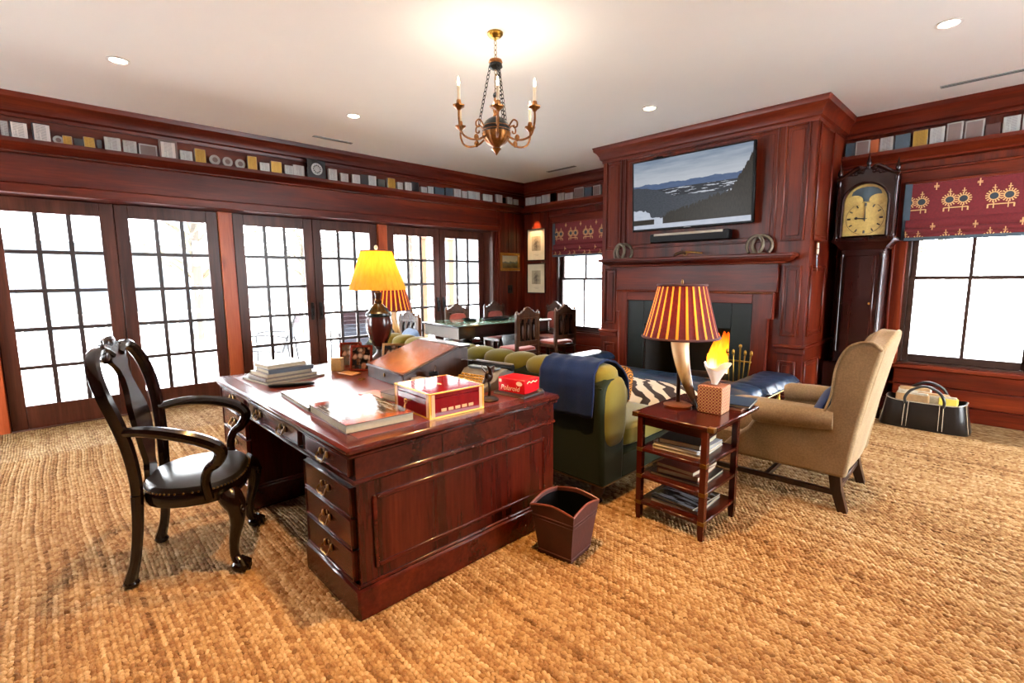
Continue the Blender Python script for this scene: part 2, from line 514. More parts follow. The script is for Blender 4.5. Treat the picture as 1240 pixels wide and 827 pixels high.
# doors: pair > leaf > pane, muntin, handle
stile, toprail, botrail = .118, .135, .245
lw = DW / 2
gw, gz0, gz1 = lw - 2 * stile - .006, botrail, DT - toprail - .01
mun_v = mun_h = pane_o = None
for di, y0 in enumerate(DOORS):
    d = thing('door_%d' % (di + 1), ['dark glazed double door farthest from the fireplace wall', 'glazed dark double door behind the carved armchair', 'glazed dark double door with black pull plates behind the desk', 'glazed dark double door beside the dining table'][di], None, (XD, y0, 0))
    d['kind'] = 'structure'
    for li in range(2):
        a = li * lw + .003; b = a + lw - .006
        m = MB()
        m.box(-.045, 0, a, a + stile, 0.01, DT - .005, .004); m.box(-.045, 0, b - stile, b, 0.01, DT - .005, .004)
        m.box(-.045, -.001, a + stile, b - stile, 0.01, gz0, .004); m.box(-.045, -.001, a + stile, b - stile, gz1, DT - .005, .004)
        leaf = m.build('door_leaf', door_wood, d)
        g0, g1 = a + stile, b - stile
        cw, rh = (g1 - g0) / 3, (gz1 - gz0) / 5
        for k in (1, 2):
            if mun_v is None: mun_v = MB().box(-.036, -.004, -.02, .02, gz0, gz1, .004).build('muntin', muntin_m, leaf, loc=(0, g0 + cw * k, 0))
            else: inst(mun_v, leaf, (0, g0 + cw * k, 0))
        for k in (1, 2, 3, 4):
            if mun_h is None: mun_h = MB().box(-.037, -.003, 0, g1 - g0, -.019, .019, .004).build('muntin', muntin_m, leaf, loc=(0, g0, gz0 + rh * k))
            else: inst(mun_h, leaf, (0, g0, gz0 + rh * k))
        for k in range(3):
            for r in range(5):
                if pane_o is None: pane_o = MB().box(-.02, -.016, .004, cw - .004, .004, rh - .004).build('pane', pane_glass, leaf, loc=(0, g0 + cw * k, gz0 + rh * r))
                else: inst(pane_o, leaf, (0, g0 + cw * k, gz0 + rh * r))
        if di < 2: continue
        hy = b - .055 if li == 0 else a + .055
        MB().box(0, .012, hy - .022, hy + .022, .93, 1.17, .004).box(.012, .05, hy - .008, hy + .008, 1.0, 1.015).box(.012, .05, hy - .008, hy + .008, 1.09, 1.105).box(.042, .054, hy - .01, hy + .01, .98, 1.125, .003).build('handle', iron, leaf)
    MB().box(-.05, .03, 0, DW, 0, .012, .003).build('threshold', door_wood_y, d)
    MB().box(-.062, -.046, lw - .02, lw + .02, .01, DT, .003).build('astragal', door_wood, d)
    MB().box(-.07, -.046, -.02, .02, 0, DT, .003).box(-.07, -.046, DW - .02, DW + .02, 0, DT, .003).box(-.07, -.046, .02, DW - .02, DT - .025, DT + .01, .003).build('door_stop', door_wood, d)

# ------------------------------------------------------------------ back wall, two sash windows
def win_wall(name, xs, label):
    return None
WINS = [(-5.78, -4.66), (-.87, .15)]            # opening x range
WZ0, WZ1 = .55, 2.44
mb = MB()
mb.box(-6.95, WINS[0][0], YB, YB + .22, 0, ZC); mb.box(WINS[0][1], WINS[1][0], YB, YB + .22, 0, ZC); mb.box(WINS[1][1], XR, YB, YB + .22, 0, ZC)
for a, b in WINS:
    mb.box(a, b, YB, YB + .22, 0, WZ0); mb.box(a, b, YB, YB + .22, WZ1, ZC)
wall_back = struct('wall_back', mb, wood_z, 'red-brown panelled timber wall with chimney breast and sash windows')
def sweep_x(prof, x0, x1): return MB().prism([(YB - a, z) for a, z in prof], x0, x1, 'yz')
sweep_x(LEDGE, XL, -4.05).build('display_ledge', wood_x, wall_back)
sweep_x(LEDGE, -1.50, XR).build('display_ledge', wood_x, wall_back)
sweep_x(CROWN, XL, -4.05).build('crown_moulding', wood_x, wall_back)
sweep_x(CROWN, -1.50, XR).build('crown_moulding', wood_x, wall_back)
for a, b in ((XL, -5.80), (-5.8, -4.05), (-1.5, -.9), (-.9, XR)):
    MB().box(a, b, YB - .025, YB + .01, 0, .15, .008).build('baseboard', wood_x, wall_back)
for k in range(3):
    a = XL + .03 + k * .2
    MB().box(a, a + .195, YB - .012, YB + .01, .17, 2.66, .005).build('panel', wood_z, wall_back)
for (a, b) in WINS:                              # casing, header, wainscot planks under each window
    for q in (0, 1):
        x = a - .13 if q == 0 else b + .005
        MB().box(x, x + .125, YB - .03, YB + .01, .15, 2.52, .006).build('casing', wood_z, wall_back)
        MB().box(x + (.0 if q == 0 else .1), x + (.025 if q == 0 else .125), YB - .05, YB, .15, 2.52, .006).build('casing_bead', wood_z, wall_back)
    MB().box(a - .14, b + .14, YB - .035, YB + .01, 2.45, 2.56, .006).build('head_casing', wood_x, wall_back)
    MB().box(a - .16, b + .16, YB - .05, YB + .01, 2.56, 2.585, .006).build('head_bead', wood_x, wall_back)
    MB().box(a - .15, b + .15, YB - .07, YB + .1, .50, .545, .008).build('window_sill', wood_x, wall_back)
    MB().box(a - .13, b + .13, YB - .03, YB + .01, .33, .495, .006).build('plank', wood_x, wall_back)
    MB().box(a - .13, b + .13, YB - .03, YB + .01, .155, .325, .006).build('plank', wood_x, wall_back)
MB().box(.281, XR, YB - .03, YB + .01, .155, .495, .006).build('plank', wood_x, wall_back)

sash_m = wood('sash_wood', '#1c120d', '#33211a', '#44302a', 'X', 0.4)
for wi, (a, b) in enumerate(WINS):
    w = thing('window_%d' % (wi + 1), ['sash window with four panes between framed prints and chimney breast', 'sash window with four panes above the black log bag'][wi], None, ((a + b) / 2, YB + .1, WZ0))
    w['kind'] = 'structure'
    hw = (b - a) / 2; H = WZ1 - WZ0
    MB().box(-hw, -hw + .03, -.1, .1, 0, H).box(hw - .03, hw, -.1, .1, 0, H).box(-hw, hw, -.1, .1, 0, .02).box(-hw, hw, -.1, .1, H - .03, H).build('frame', sash_m, w)
    mid = 1.465 - WZ0
    for si, (z0, z1, yy) in enumerate(((0.02, mid + .02, -.04), (mid - .02, H - .03, 0.0))):
        m = MB(); t = .05
        x0, x1 = -hw + .03, hw - .03
        bot = .075 if si == 0 else .04
        m.box(x0, x0 + t, yy, yy + .035, z0, z1, .004).box(x1 - t, x1, yy, yy + .035, z0, z1, .004)
        m.box(x0 + t, x1 - t, yy, yy + .035, z0, z0 + bot, .004).box(x0 + t, x1 - t, yy, yy + .035, z1 - .04, z1, .004)
        s_ = m.build('sash', sash_m, w)
        MB().box(-.016, .016, yy + .006, yy + .03, z0 + bot, z1 - .04, .003).build('muntin', sash_m, s_)
        for q in (0, 1):
            MB().box(x0 + t if q == 0 else .011, -.011 if q == 0 else x1 - t, yy + .016, yy + .02, z0 + bot, z1 - .04).build('pane', pane_glass, s_)

# ------------------------------------------------------------------ unseen sides of the room (right wall has a window; front wall an added opening for light)
mb = MB(); mb.box(XR, XR + .2, YF, YB, 0, .55).box(XR, XR + .2, YF, YB, 2.6, ZC)
for a, b in ((YF, 3.3), (5.3, YB)): mb.box(XR, XR + .2, a, b, .55, 2.6)
wall_right = struct('wall_right', mb, wood_z, 'panelled timber wall with wide window openings')
mb = MB(); mb.box(-6.95, XR + .2, YF - .2, YF, 0, .55).box(-6.95, XR + .2, YF - .2, YF, 2.6, ZC)
mb.box(-6.95, -6.4, YF - .2, YF, .55, 2.6).box(-5.2, XR + .2, YF - .2, YF, .55, 2.6)  # unseen opening left here, added to brighten the ceiling
wall_front = struct('wall_front', mb, wood_z, 'panelled timber wall facing the fireplace')

# ------------------------------------------------------------------ chimney breast
CX0, CX1, CY = -4.04, -1.51, 5.63
OX0, OX1, OZ = -3.35, -2.24, .90
mb = MB()
mb.box(CX0, OX0, CY, YB, 0, ZC).box(OX1, CX1, CY, YB, 0, ZC).box(OX0, OX1, CY, YB, OZ, ZC)
chim = struct('wall_chimney', mb, wood_z, 'red-brown panelled chimney breast rising to the ceiling')
def frame_panel(parent, u0, u1, z0, z1, face, axis='y', sgn=-1, mat=None):
    """raised-and-fielded panel: moulding frame and field, on plane axis=face"""
    def B(m, a, b, c, d, p0, p1, ch):
        lo, hi = sorted((face + sgn * p0, face + sgn * p1))
        return m.box(a, b, lo, hi, c, d, ch) if axis == 'y' else m.box(lo, hi, a, b, c, d, ch)
    t = .022
    m = MB()
    B(m, u0, u0 + t, z0, z1, -.005, .016, .006); B(m, u1 - t, u1, z0, z1, -.005, .016, .006)
    B(m, u0 + t, u1 - t, z0, z0 + t, -.005, .016, .006); B(m, u0 + t, u1 - t, z1 - t, z1, -.005, .016, .006)
    m.build('panel_moulding', mat or wood_z, parent)
    m = MB(); i = t + min(.03, (u1 - u0) * .14); B(m, u0 + i, u1 - i, z0 + i, z1 - i, -.005, .008, .006)
    m.build('panel', mat or wood_z, parent)
for a in ((-3.985, -3.735, 1.85, 3.0), (-3.69, -1.845, 1.85, 3.0), (-1.795, -1.565, 1.85, 3.0), (-3.985, -3.80, .86, 1.60), (-1.74, -1.565, .86, 1.60), (-3.985, -3.80, .2, .60), (-1.74, -1.565, .2, .60)):
    frame_panel(chim, *a, CY)
for a in ((5.70, 6.2, 1.85, 3.0), (5.70, 6.2, .86, 1.60), (5.70, 6.2, .2, .60)):
    frame_panel(chim, *a, CX1, 'x', 1)
def wrap(prof, name):
    """moulding around the three faces of the chimney breast"""
    n = len(prof); m = MB()
    P = []
    for (ux, uy) in ((1, 0),): pass
    rings = [[(CX0 - d, YB, z) for d, z in prof], [(CX0 - d, CY - d, z) for d, z in prof], [(CX1 + d, CY - d, z) for d, z in prof], [(CX1 + d, YB, z) for d, z in prof]]
    m.ring(rings)
    return m.build(name, wood_x, chim)
wrap([(-.02, 3.0), (.012, 3.0), (.015, 3.03), (.035, 3.045), (.045, 3.085), (.07, 3.125), (.10, 3.15), (.105, 3.18), (.115, 3.2), (-.02, 3.2)], 'crown_moulding')
mb = MB()
for a, b in ((CX0 - .03, -3.76), (-1.79, CX1 + .03)):
    mb2 = MB().box(a, b, CY - .03, CY + .02, .735, .775, .01).box(a + .012, b - .012, CY - .016, CY + .02, .68, .735, .006)
    mb2.build('chair_rail', wood_x, chim)
MB().box(CX1 - .02, CX1 + .03, CY - .03, YB, .735, .775, .01).build('chair_rail', wood_y, chim)
for a, b in ((CX0 - .02, -3.76), (-1.79, CX1 + .02)):
    MB().box(a, b, CY - .02, CY + .02, 0, .15, .008).build('baseboard', wood_x, chim)
MB().box(CX1 - .02, CX1 + .02, CY - .02, YB, 0, .15, .008).build('baseboard', wood_y, chim)

# ------------------------------------------------------------------ fireplace
slate = plain('green_black_slate', '#0d1412', 0.4, 0, 0.35, 9, .25)
soot = plain('sooty_brick', '#0b0908', 0.9, 0, 0.4, 12)
fp = thing('fireplace', 'fireplace with dark slate surround and moulded timber mantel', 'fireplace', (-2.8, CY, 0))
MB().box(-3.59, OX0, CY - .03, CY - .002, 0, 1.195, .004).box(OX1, -2.01, CY - .03, CY - .002, 0, 1.195, .004).box(OX0, OX1, CY - .03, CY - .002, OZ, 1.195, .004).build('slate_surround', slate, fp, world=True)
def casing_out(side):
    e = .045
    if side < 0: o = [(-3.59, 0), (-3.59, 1.2), (-3.59, 1.31), (-3.745, 1.31), (-3.745, 1.04), (-3.745 + e, 1.04), (-3.745 + e, 0)]
    else: o = [(-2.01, 0), (-2.01, 1.2), (-2.01, 1.31), (-1.80, 1.31), (-1.80, 1.04), (-1.80 - e, 1.04), (-1.80 - e, 0)]
    return o
for sd in (-1, 1): MB().prism(casing_out(sd), CY - .06, CY - .001, 'xz').build('side_casing', wood_z, fp, world=True, bevel=.006)
MB().box(-3.59, -2.01, CY - .06, CY - .001, 1.195, 1.31, .005).build('top_casing', wood_x, fp, world=True)
m = MB()
for sd, x in ((-1, -3.745), (1, -1.80)):
    s_ = sd * .0
    m.tube([(x, CY - .055, 1.31), (x, CY - .055, 1.04), (x - sd * .045, CY - .055, 1.04), (x - sd * .045, CY - .055, 0)], .014, 6)
m.tube([(-3.745, CY - .055, 1.31), (-1.80, CY - .055, 1.31)], .014, 6)
m.build('backband', wood_z, fp, world=True)
MB().box(-3.77, -1.775, CY - .05, CY - .001, 1.325, 1.63, .005).build('frieze_board', wood_x, fp, world=True)
SH = [(0, 1.62), (.06, 1.625), (.065, 1.645), (.10, 1.66), (.12, 1.685), (.12, 1.69), (0, 1.69)]
m = MB(); x0, x1 = -3.80, -1.75
m.ring([[(x0 - d, CY, z) for d, z in SH], [(x0 - d, CY - .05 - d, z) for d, z in SH], [(x1 + d, CY - .05 - d, z) for d, z in SH], [(x1 + d, CY, z) for d, z in SH]])
m.build('bed_moulding', wood_x, fp, world=True)
MB().box(-3.955, -1.60, CY - .21, CY - .001, 1.69, 1.728, .01).build('mantel_shelf', wood_x, fp, world=True)
MB().box(OX0, OX1, 6.3, 6.33, 0, OZ).box(OX0 + .002, OX0 + .02, CY, 6.3, 0, OZ).box(OX1 - .02, OX1 - .002, CY, 6.3, 0, OZ).box(OX0, OX1, CY, 6.3, OZ - .02, OZ - .002).build('firebox', soot, fp, world=True)
MB().box(-3.75, -1.8, 5.2, 6.3, 0.0, .03, .004).build('hearth', slate, fp, world=True)
log_m = plain('charred_log', '#2a1a12', 0.95, 0, 0.5, 15, bump=.6)
for i, (ax, ay, bx, by, z, r) in enumerate(((-3.1, 5.82, -2.45, 5.84, .15, .055), (-3.05, 6.0, -2.35, 6.01, .15, .055), (-2.95, 5.91, -2.4, 5.92, .255, .05))):
    lg = MB().tube([(ax, ay, z), ((ax + bx) / 2, (ay + by) / 2 + .01, z + .01), (bx, by, z + .02)], [r, r * 1.05, r * .9], 10).build('log', log_m)
    tag(lg, 'charred log burning inside the slate fireplace', 'log', 'logs in the fire')
gr = thing('fire_grate', 'black iron grate under the burning logs', 'grate', (-2.75, 5.95, 0.03))
for k in range(6):
    MB().box(-.3 + k * .12 - .01, -.3 + k * .12 + .01, -.17, .17, .04, .06).build('bar', iron, gr)
MB().box(-.34, .34, -.18, -.16, .04, .06).box(-.34, .34, .16, .18, .04, .06).box(-.3, -.28, -.17, .17, 0, .05).box(.28, .3, -.17, .17, 0, .05).build('frame', iron, gr)
def flame_mat():
    g = G('flame')
    x, y, z = g.xyz()
    n = g.noise(g.scaled((14, 14, 3)), 1.0, 3.0)
    col = g.ramp(z * 2.2 + (n - 0.5) * 0.7, [(0.05, '#fff0a0'), (0.4, '#ffb020'), (0.75, '#ff7a10'), (1.0, '#c03a05')])
    g.put(g.bsdf.inputs['Emission Color'], col); g.bsdf.inputs['Emission Strength'].default_value = 1.6
    return g.done('#ff9020', 0.8)
flame_m = flame_mat()
fl = thing('fire_flame', 'orange flames rising from the logs in the fireplace', 'flame', (-2.48, 5.92, .31))
for (dx, dy, h, r) in ((-.09, 0, .40, .055), (-.03, .03, .50, .06), (.04, -.02, .53, .06), (.10, .02, .52, .055), (.15, .0, .42, .045), (.0, -.06, .30, .06), (-.13, .02, .24, .045)):
    m = MB(); prof = [(r * .5, 0), (r, h * .16), (r * 1.05, h * .4), (r * .85, h * .7), (r * .45, h * .92), (.004, h)]
    rings = []
    for q, (rr, z) in enumerate(prof):
        ox = math.sin(z * 14 + dx * 40) * .02
        rings.append([(dx + ox + rr * math.cos(2 * PI * j / 10), dy + rr * .7 * math.sin(2 * PI * j / 10), z) for j in range(10)])
    m.ring(rings); m.build('flame_tongue', flame_m, fl, sub=1)

# ------------------------------------------------------------------ ceiling fittings
glow = emis('downlight_glow', '#fff1d8', 14.0)
first = None
for (x, y) in ((-5.05, .62), (-5.05, 2.57), (-2.79, 4.66), (-.5, 4.65), (-2.75, .62), (-.5, 2.6), (-1.42, 1.4), (-5.05, 4.6)):
    t = thing('recessed_light', 'small round recessed downlight set flush in the ceiling', 'downlight', (x, y, ZC), 0, 'recessed ceiling downlights')
    if first is None:
        a = MB().lathe([(.075, 0), (.078, -.006), (.06, -.008), (.055, -.002), (.055, 0)], 24).build('trim_ring', white_paint, t)
        b = MB().lathe([(.0, -.003), (.054, -.003), (.054, -.001), (0, -.001)], 24).build('lamp_face', glow, t)
        first = (a, b)
    else:
        inst(first[0], t); inst(first[1], t)
    L = bpy.data.lights.new('downlight', 'SPOT'); L.energy = (250 if x == -1.42 else 120) if (y < 2 and -3 < x < 0) else 140 if (y > 4.5 and x < -5) else 50; L.color = (1.0, .55, .18); L.spot_size = math.radians(82); L.spot_blend = .7; L.shadow_soft_size = .05
    lo = bpy.data.objects.new('downlight_beam', L); COL.objects.link(lo); lo.parent = t; lo.location = (0, 0, -.03)
vent_m = plain('vent_grey', '#8c8a84', 0.6)
slot_m = plain('vent_slot', '#3b3a38', 0.8)
for i, (x, y, l, rz, lb) in enumerate(((-6.06, 2.8, .5, PI / 2, 'slim grey slot vent in the ceiling above the glazed doors'), (-5.24, 6.16, .58, 0, 'slim grey slot vent in the ceiling above the framed prints'), (-.2, 6.13, .95, 0, 'long grey slot vent in the ceiling above the red blind'))):
    t = thing('ceiling_vent', lb, 'vent', (x, y, ZC), rz)
    MB().box(-l / 2, l / 2, -.035, .035, -.006, 0, .002).build('frame', vent_m, t)
    for q in (-1, 1): MB().box(-l / 2 + .01, l / 2 - .01, q * .015 - .007, q * .015 + .007, -.008, -.004).build('slot', slot_m, t)
# ------------------------------------------------------------------ partners' desk
DX0, DX1, DY0, DY1 = -3.975, -1.865, .85, 2.20
desk = thing('pedestal_desk', 'large polished mahogany pedestal desk with brass drawer pulls', 'desk', (-2.92, 1.52, 0))
def B(name, m, mat=mahog_z, par=None, **k): return m.build(name, mat, par or desk, world=(par is None), **k)
B('desk_top', MB().box(DX0, DX1, DY0, DY1, .765, .80, .012), mahog_x)
B('top_edge', MB().box(DX0 + .012, DX1 - .012, DY0 + .012, DY1 - .012, .748, .766, .006), mahog_x)
B('leather_inset', MB().box(DX0 + .1, DX1 - .1, DY0 + .1, DY1 - .1, .7995, .8015), leather('desk_leather', '#3e110a', '#5a1c0e', 0.3, 200))
fx0, fx1, fy0, fy1 = DX0 + .03, DX1 - .03, DY0 + .035, DY1 - .03
B('frieze', MB().box(fx0, fx1, fy0 + .012, fy1, .645, .75), mahog_x)
B('ledge', MB().box(fx0 - .015, fx1 + .015, fy0 - .01, fy1 + .012, .622, .647, .01), mahog_x)
PX = ((-2.44, fx1), (fx0, -3.36))
for i, (a, b) in enumerate(PX):
    a, b = min(a, b), max(a, b)
    B('pedestal', MB().box(a, b, fy0 + .012, fy1, .14, .63), mahog_z)
    B('plinth', MB().box(a - .02, b + .02, fy0 - .012, fy1 + .015, 0, .15, .01), mahog_x)
    B('plinth_bead', MB().box(a - .012, b + .012, fy0 - .005, fy1 + .008, .148, .165, .007), mahog_x)
B('modesty_panel', MB().box(-3.36, -2.44, 1.45, 1.5, .05, .63), mahog_z)
# side panel moulding (end facing the fireplace side)
m = MB(); X = fx1
ya, yb, za, zb = .965, 2.09, .215, .555
for a, b, c, d in ((ya, ya + .022, za, zb), (yb - .022, yb, za, zb), (ya + .022, yb - .022, za, za + .022), (ya + .022, yb - .022, zb - .022, zb)): m.box(X - .004, X + .012, a, b, c, d, .005)
B('side_moulding', m, mahog_y)
B('side_panel', MB().box(X - .004, X + .004, ya + .022, yb - .022, za + .022, zb - .022), mahog_z)
for y in (1.35, 1.85): B('frieze_joint', MB().box(X, X + .003, y - .004, y + .004, .65, .745), mahog_z)
# drawers
def pull(par, x, z, y=0.0):
    m = MB()
    for s in (-1, 1): m.blob((x + s * .035, y - .006, z + .006), (.013, .006, .018), 1, 1, 6, 10)
    m.tube(smooth_path([(x - .035, y - .014, z + .006), (x - .04, y - .024, z - .014), (x - .02, y - .026, z - .026), (x, y - .026, z - .022), (x + .02, y - .026, z - .026), (x + .04, y - .024, z - .014), (x + .035, y - .014, z + .006)], 4), .0042, 6)
    m.box(x - .008, x + .008, y - .004, y, z + .012, z + .03, .002)
    return m.build('drawer_pull', old_brass, par)
def drawer(x0, x1, z0, z1, handles):
    cx, cz = (x0 + x1) / 2, (z0 + z1) / 2
    hw, hh = (x1 - x0) / 2, (z1 - z0) / 2
    d = MB().box(-hw, hw, -.012, .02, -hh, hh, .004).build('drawer', mahog_x, desk, loc=(cx - desk.location.x, fy0 - desk.location.y + .005, cz))
    m = MB(); e = .006
    for a, b, c, dd in ((-hw, -hw + e, -hh, hh), (hw - e, hw, -hh, hh), (-hw, hw, -hh, -hh + e), (-hw, hw, hh - e, hh)): m.box(a, b, -.017, -.01, c, dd, .002)
    m.build('cock_bead', mahog_x, d)
    for h in handles: pull(d, h, .0, -.012)
drawer(-2.405, fx1 - .025, .656, .742, (0,))
drawer(-3.30, -2.475, .656, .742, (-.2, .2))
drawer(fx0 + .03, -3.37, .656, .742, (0,))
for a, b in ((-2.42, fx1 - .025), (fx0 + .03, -3.385)):
    for z0, z1 in ((.47, .605), (.325, .46), (.172, .315)): drawer(a, b, z0, z1, (0,))

# ------------------------------------------------------------------ carved desk armchair
black_leather = leather('black_leather', '#0c0a0a', '#1c1816', 0.28)
chair_wood = wood('ebonised_mahogany', '#060302', '#100705', '#1c0d08', 'Z', 0.22, 0, 1.0, 0.4)
nail_m = plain('brass_nails', '#6e5026', 0.3, 1.0)
ac = thing('desk_armchair', 'dark carved armchair with hooped back, vase splat and black leather seat', 'chair', (-2.99, .53, 0), math.radians(-24.5))
def CB(name, m, mat=chair_wood, **k): return m.build(name, mat, ac, **k)
def seat_out(s=1.0, n=40):
    o = []
    for i in range(n):
        t = 2 * PI * i / n; x, y = math.cos(t), math.sin(t)
        w = .285 if y > 0 else .285 - .055 * (-y)
        o.append((s * w * math.copysign(abs(x) ** .75, x), s * (.235 if y > 0 else .235) * math.copysign(abs(y) ** .75, y)))
    return o
o = seat_out()
rings = [[(x * k, y * k, z) for x, y in o] for k, z in ((.95, .395), (1.0, .40), (1.02, .42), (1.02, .45), (1.0, .465), (.95, .468))]
CB('seat_rail', MB().ring(rings))
rings = [[(x * k, y * k, z) for x, y in o] for k, z in ((.97, .455), (.975, .47), (.93, .492), (.75, .508), (.4, .516), (.05, .518))]
seat = CB('seat', MB().ring(rings), black_leather)
m = MB()
for i in range(72):
    q = o[int(i * 40 / 72)]; t = 2 * PI * i / 72
    x, y = math.cos(t), math.sin(t); w = .285 if y > 0 else .285 - .055 * (-y)
    m.blob((w * 1.0 * math.copysign(abs(x) ** .75, x), .235 * math.copysign(abs(y) ** .75, y), .47), (.0055, .0055, .0055), 1, 1, 4, 6)
sn = m.build('nail_trim', nail_m, seat); sn['kind'] = 'stuff'
for s in (-1, 1):   # cabriole front legs with claw-and-ball feet, plain back legs
    p = smooth_path([(s * .235, .175, .43), (s * .262, .215, .36), (s * .258, .215, .28), (s * .235, .19, .17), (s * .23, .185, .09), (s * .245, .205, .05)], 5)
    R = [.05, .054, .055, .052, .05, .046, .043, .041, .039, .036, .034, .032, .030, .028, .026, .025, .024, .023, .0225, .022, .022, .022, .023, .024, .026, .028]
    lg = CB('leg', MB().tube(p, R[:len(p)], 10))
    m = MB().blob((s * .248, .21, .032), (.042, .044, .032), 1, 1, 8, 12)
    for a in (-60, -20, 20, 60):
        r_ = math.radians(90 - a * s); m.tube([(s * .246 + .02 * math.cos(r_), .205 + .02 * math.sin(r_), .068), (s * .248 + .046 * math.cos(r_), .21 + .046 * math.sin(r_), .045), (s * .248 + .045 * math.cos(r_), .21 + .047 * math.sin(r_), .012)], [.011, .01, .006], 6)
    m.build('claw_foot', chair_wood, lg)
    m = MB()
    for k in range(7):
        a = k / 6 * PI; m.blob((s * (.262 + .03 * math.cos(a)), .25 - .01 * math.sin(a), .345 + .035 * math.sin(a)), (.014, .012, .014), 1, 1, 5, 8)
    m.build('carved_knee', chair_wood, lg)
    lg = CB('leg', MB().tube(smooth_path([(s * .2, -.215, .46), (s * .205, -.225, .3), (s * .215, -.245, .14), (s * .22, -.275, .03)], 5), [.029, .028, .027, .026, .026, .025, .025, .024, .024, .024, .024, .024, .025, .026, .028, .03], 8))
    MB().blob((s * .221, -.27, .024), (.032, .036, .024), 1, 1, 6, 10).build('foot', chair_wood, lg)
# hooped back: S-curved stiles meeting in a crest
def back_y(z): return -.215 - .05 * math.sin((z - .45) / .75 * PI * .5) - .07 * ((z - .45) / .75) ** 2 + .03 * math.sin((z - .45) / .75 * PI)
def bk(x, z): return (x, back_y(z), z)
for s in (-1, 1):
    p = smooth_path([bk(s * .2, .43), bk(s * .205, .55), bk(s * .23, .7), bk(s * .265, .85), bk(s * .288, .97), bk(s * .272, 1.08), bk(s * .205, 1.155), bk(s * .115, 1.165), bk(s * .045, 1.13)], 5)
    CB('back_stile', MB().tube(p, [.026 + .006 * math.sin(i / len(p) * PI) for i in range(len(p))], 8, .8))
def splat():
    half = [(.05, .45), (.055, .52), (.05, .58), (.075, .66), (.095, .78), (.09, .86), (.06, .94), (.045, 1.0), (.05, 1.06), (.085, 1.10), (.07, 1.14), (.1, 1.165), (.085, 1.19), (.055, 1.185), (.045, 1.205), (.0, 1.215)]
    P = smooth_path([(x, z, 0) for x, z in half], 4)
    m = MB(); L = []; 
    rings = []
    for q in P:
        z = q.y; w = max(q.x, .002); y = back_y(z)
        rings.append([(-w, y - .013, z), (w, y - .013, z), (w, y + .013, z), (-w, y + .013, z)])
    return m.ring(rings)
CB('back_splat', splat())
m = MB()
for s in (-1, 1): m.blob(bk(s * .085, 1.135), (.05, .016, .04), .8, 1, 8, 14)
m.blob(bk(0, 1.185), (.065, .017, .04), .8, 1, 8, 14)
CB('crest_shell', m)
for s in (-1, 1):   # shepherd's crook arms
    p = smooth_path([bk(s * .245, .79), (s * .30, -.13, .80), (s * .345, .0, .785), (s * .36, .12, .745), (s * .345, .185, .69), (s * .325, .165, .625), (s * .305, .12, .585), (s * .295, .10, .52), (s * .29, .11, .43)], 6)
    n = len(p); CB('arm', MB().tube(p, [.022 + .009 * math.sin(min(1, i / n * 1.3) * PI) for i in range(n)], 9))

# ------------------------------------------------------------------ waste basket
wb = thing('waste_basket', 'square tooled red-brown leather waste basket with wavy rim beside the desk', 'basket', (-1.62, 1.955, 0), math.radians(8))
lea = leather('basket_leather', '#220804', '#541c10', 0.6, 60, 9)
m = MB(); n = 16
def sq(h, z, wave):
    P = []
    for q in range(4):
        for k in range(n):
            t = k / n * 2 - 1
            a, b = t * h, -h
            for _ in range(q): a, b = -b, a
            P.append((a, b, z + wave * (abs(t) ** 1.5 - .3 + .5 * (abs(t) < .0))))
    return P
m.ring([sq(.098, .0, 0), sq(.102, .02, 0), sq(.13, .25, 0), sq(.138, .30, -.024), sq(.13, .30, -.024), sq(.092, .03, 0)], True)
m.build('basket_body', lea, wb)
MB().ring([sq(.09, .032, 0), sq(.128, .285, -.02), sq(.126, .285, -.02), sq(.088, .035, 0)], True).build('dark_inside', black_plastic, wb)  # added black inner skin, stands in for the shade inside the basket
m = MB()
P = sq(.134, .302, -.024); m.tube([Vector(p) for p in P + P[:2]], .006, 6); m.build('rim', plain('basket_rim', '#5e2a1c', 0.5), wb)
m = MB(); 
for z, h in ((.235, .1295), (.215, .127), (.03, .1045)):
    P = sq(h, z, 0); MB().tube([Vector(p) for p in P + P[:2]], .003, 5).build('tooled_band', lea, wb)
# ------------------------------------------------------------------ green velvet sofa
velvet = fabric('velvet_lit', '#464010', '#7e7226', 300, 0.85, 0.25, 4)  # olive tone of the lit tufts and cushions, put into the colour
velvet_dk = fabric('velvet_shaded', '#0a1208', '#16200e', 300, 0.9, 0.08, 4)  # same velvet darkened: shade on outer back and base put into the colour
SX0, SX1 = -4.83, -1.76
sofa = thing('velvet_sofa', 'long armless olive green velvet sofa with tufted back behind the desk', 'sofa', (-3.2, 2.95, 0))
def SB(name, m, mat=velvet, **k): return m.build(name, mat, sofa, world=True, **k)
prof = [(2.50, .13), (2.485, .4), (2.47, .62), (2.46, .76), (2.475, .82), (2.52, .855), (2.60, .865), (2.68, .84), (2.735, .79), (2.76, .72), (2.765, .6), (2.75, .45), (2.74, .13)]
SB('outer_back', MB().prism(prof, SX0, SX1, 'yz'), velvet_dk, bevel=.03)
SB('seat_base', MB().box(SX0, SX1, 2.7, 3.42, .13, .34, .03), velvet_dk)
SB('end_cushion', MB().blob((SX1 - .03, 2.63, .62), (.05, .135, .235), .6, .7, 12, 20))
cw = (SX1 - SX0) / 3
for k in range(3): SB('seat_cushion', MB().blob((SX0 + cw * (k + .5), 3.08, .41), (cw / 2 - .004, .36, .085), .35, .3, 12, 32))
nt = 13; tw = (SX1 - SX0 - .02) / nt; puff = None
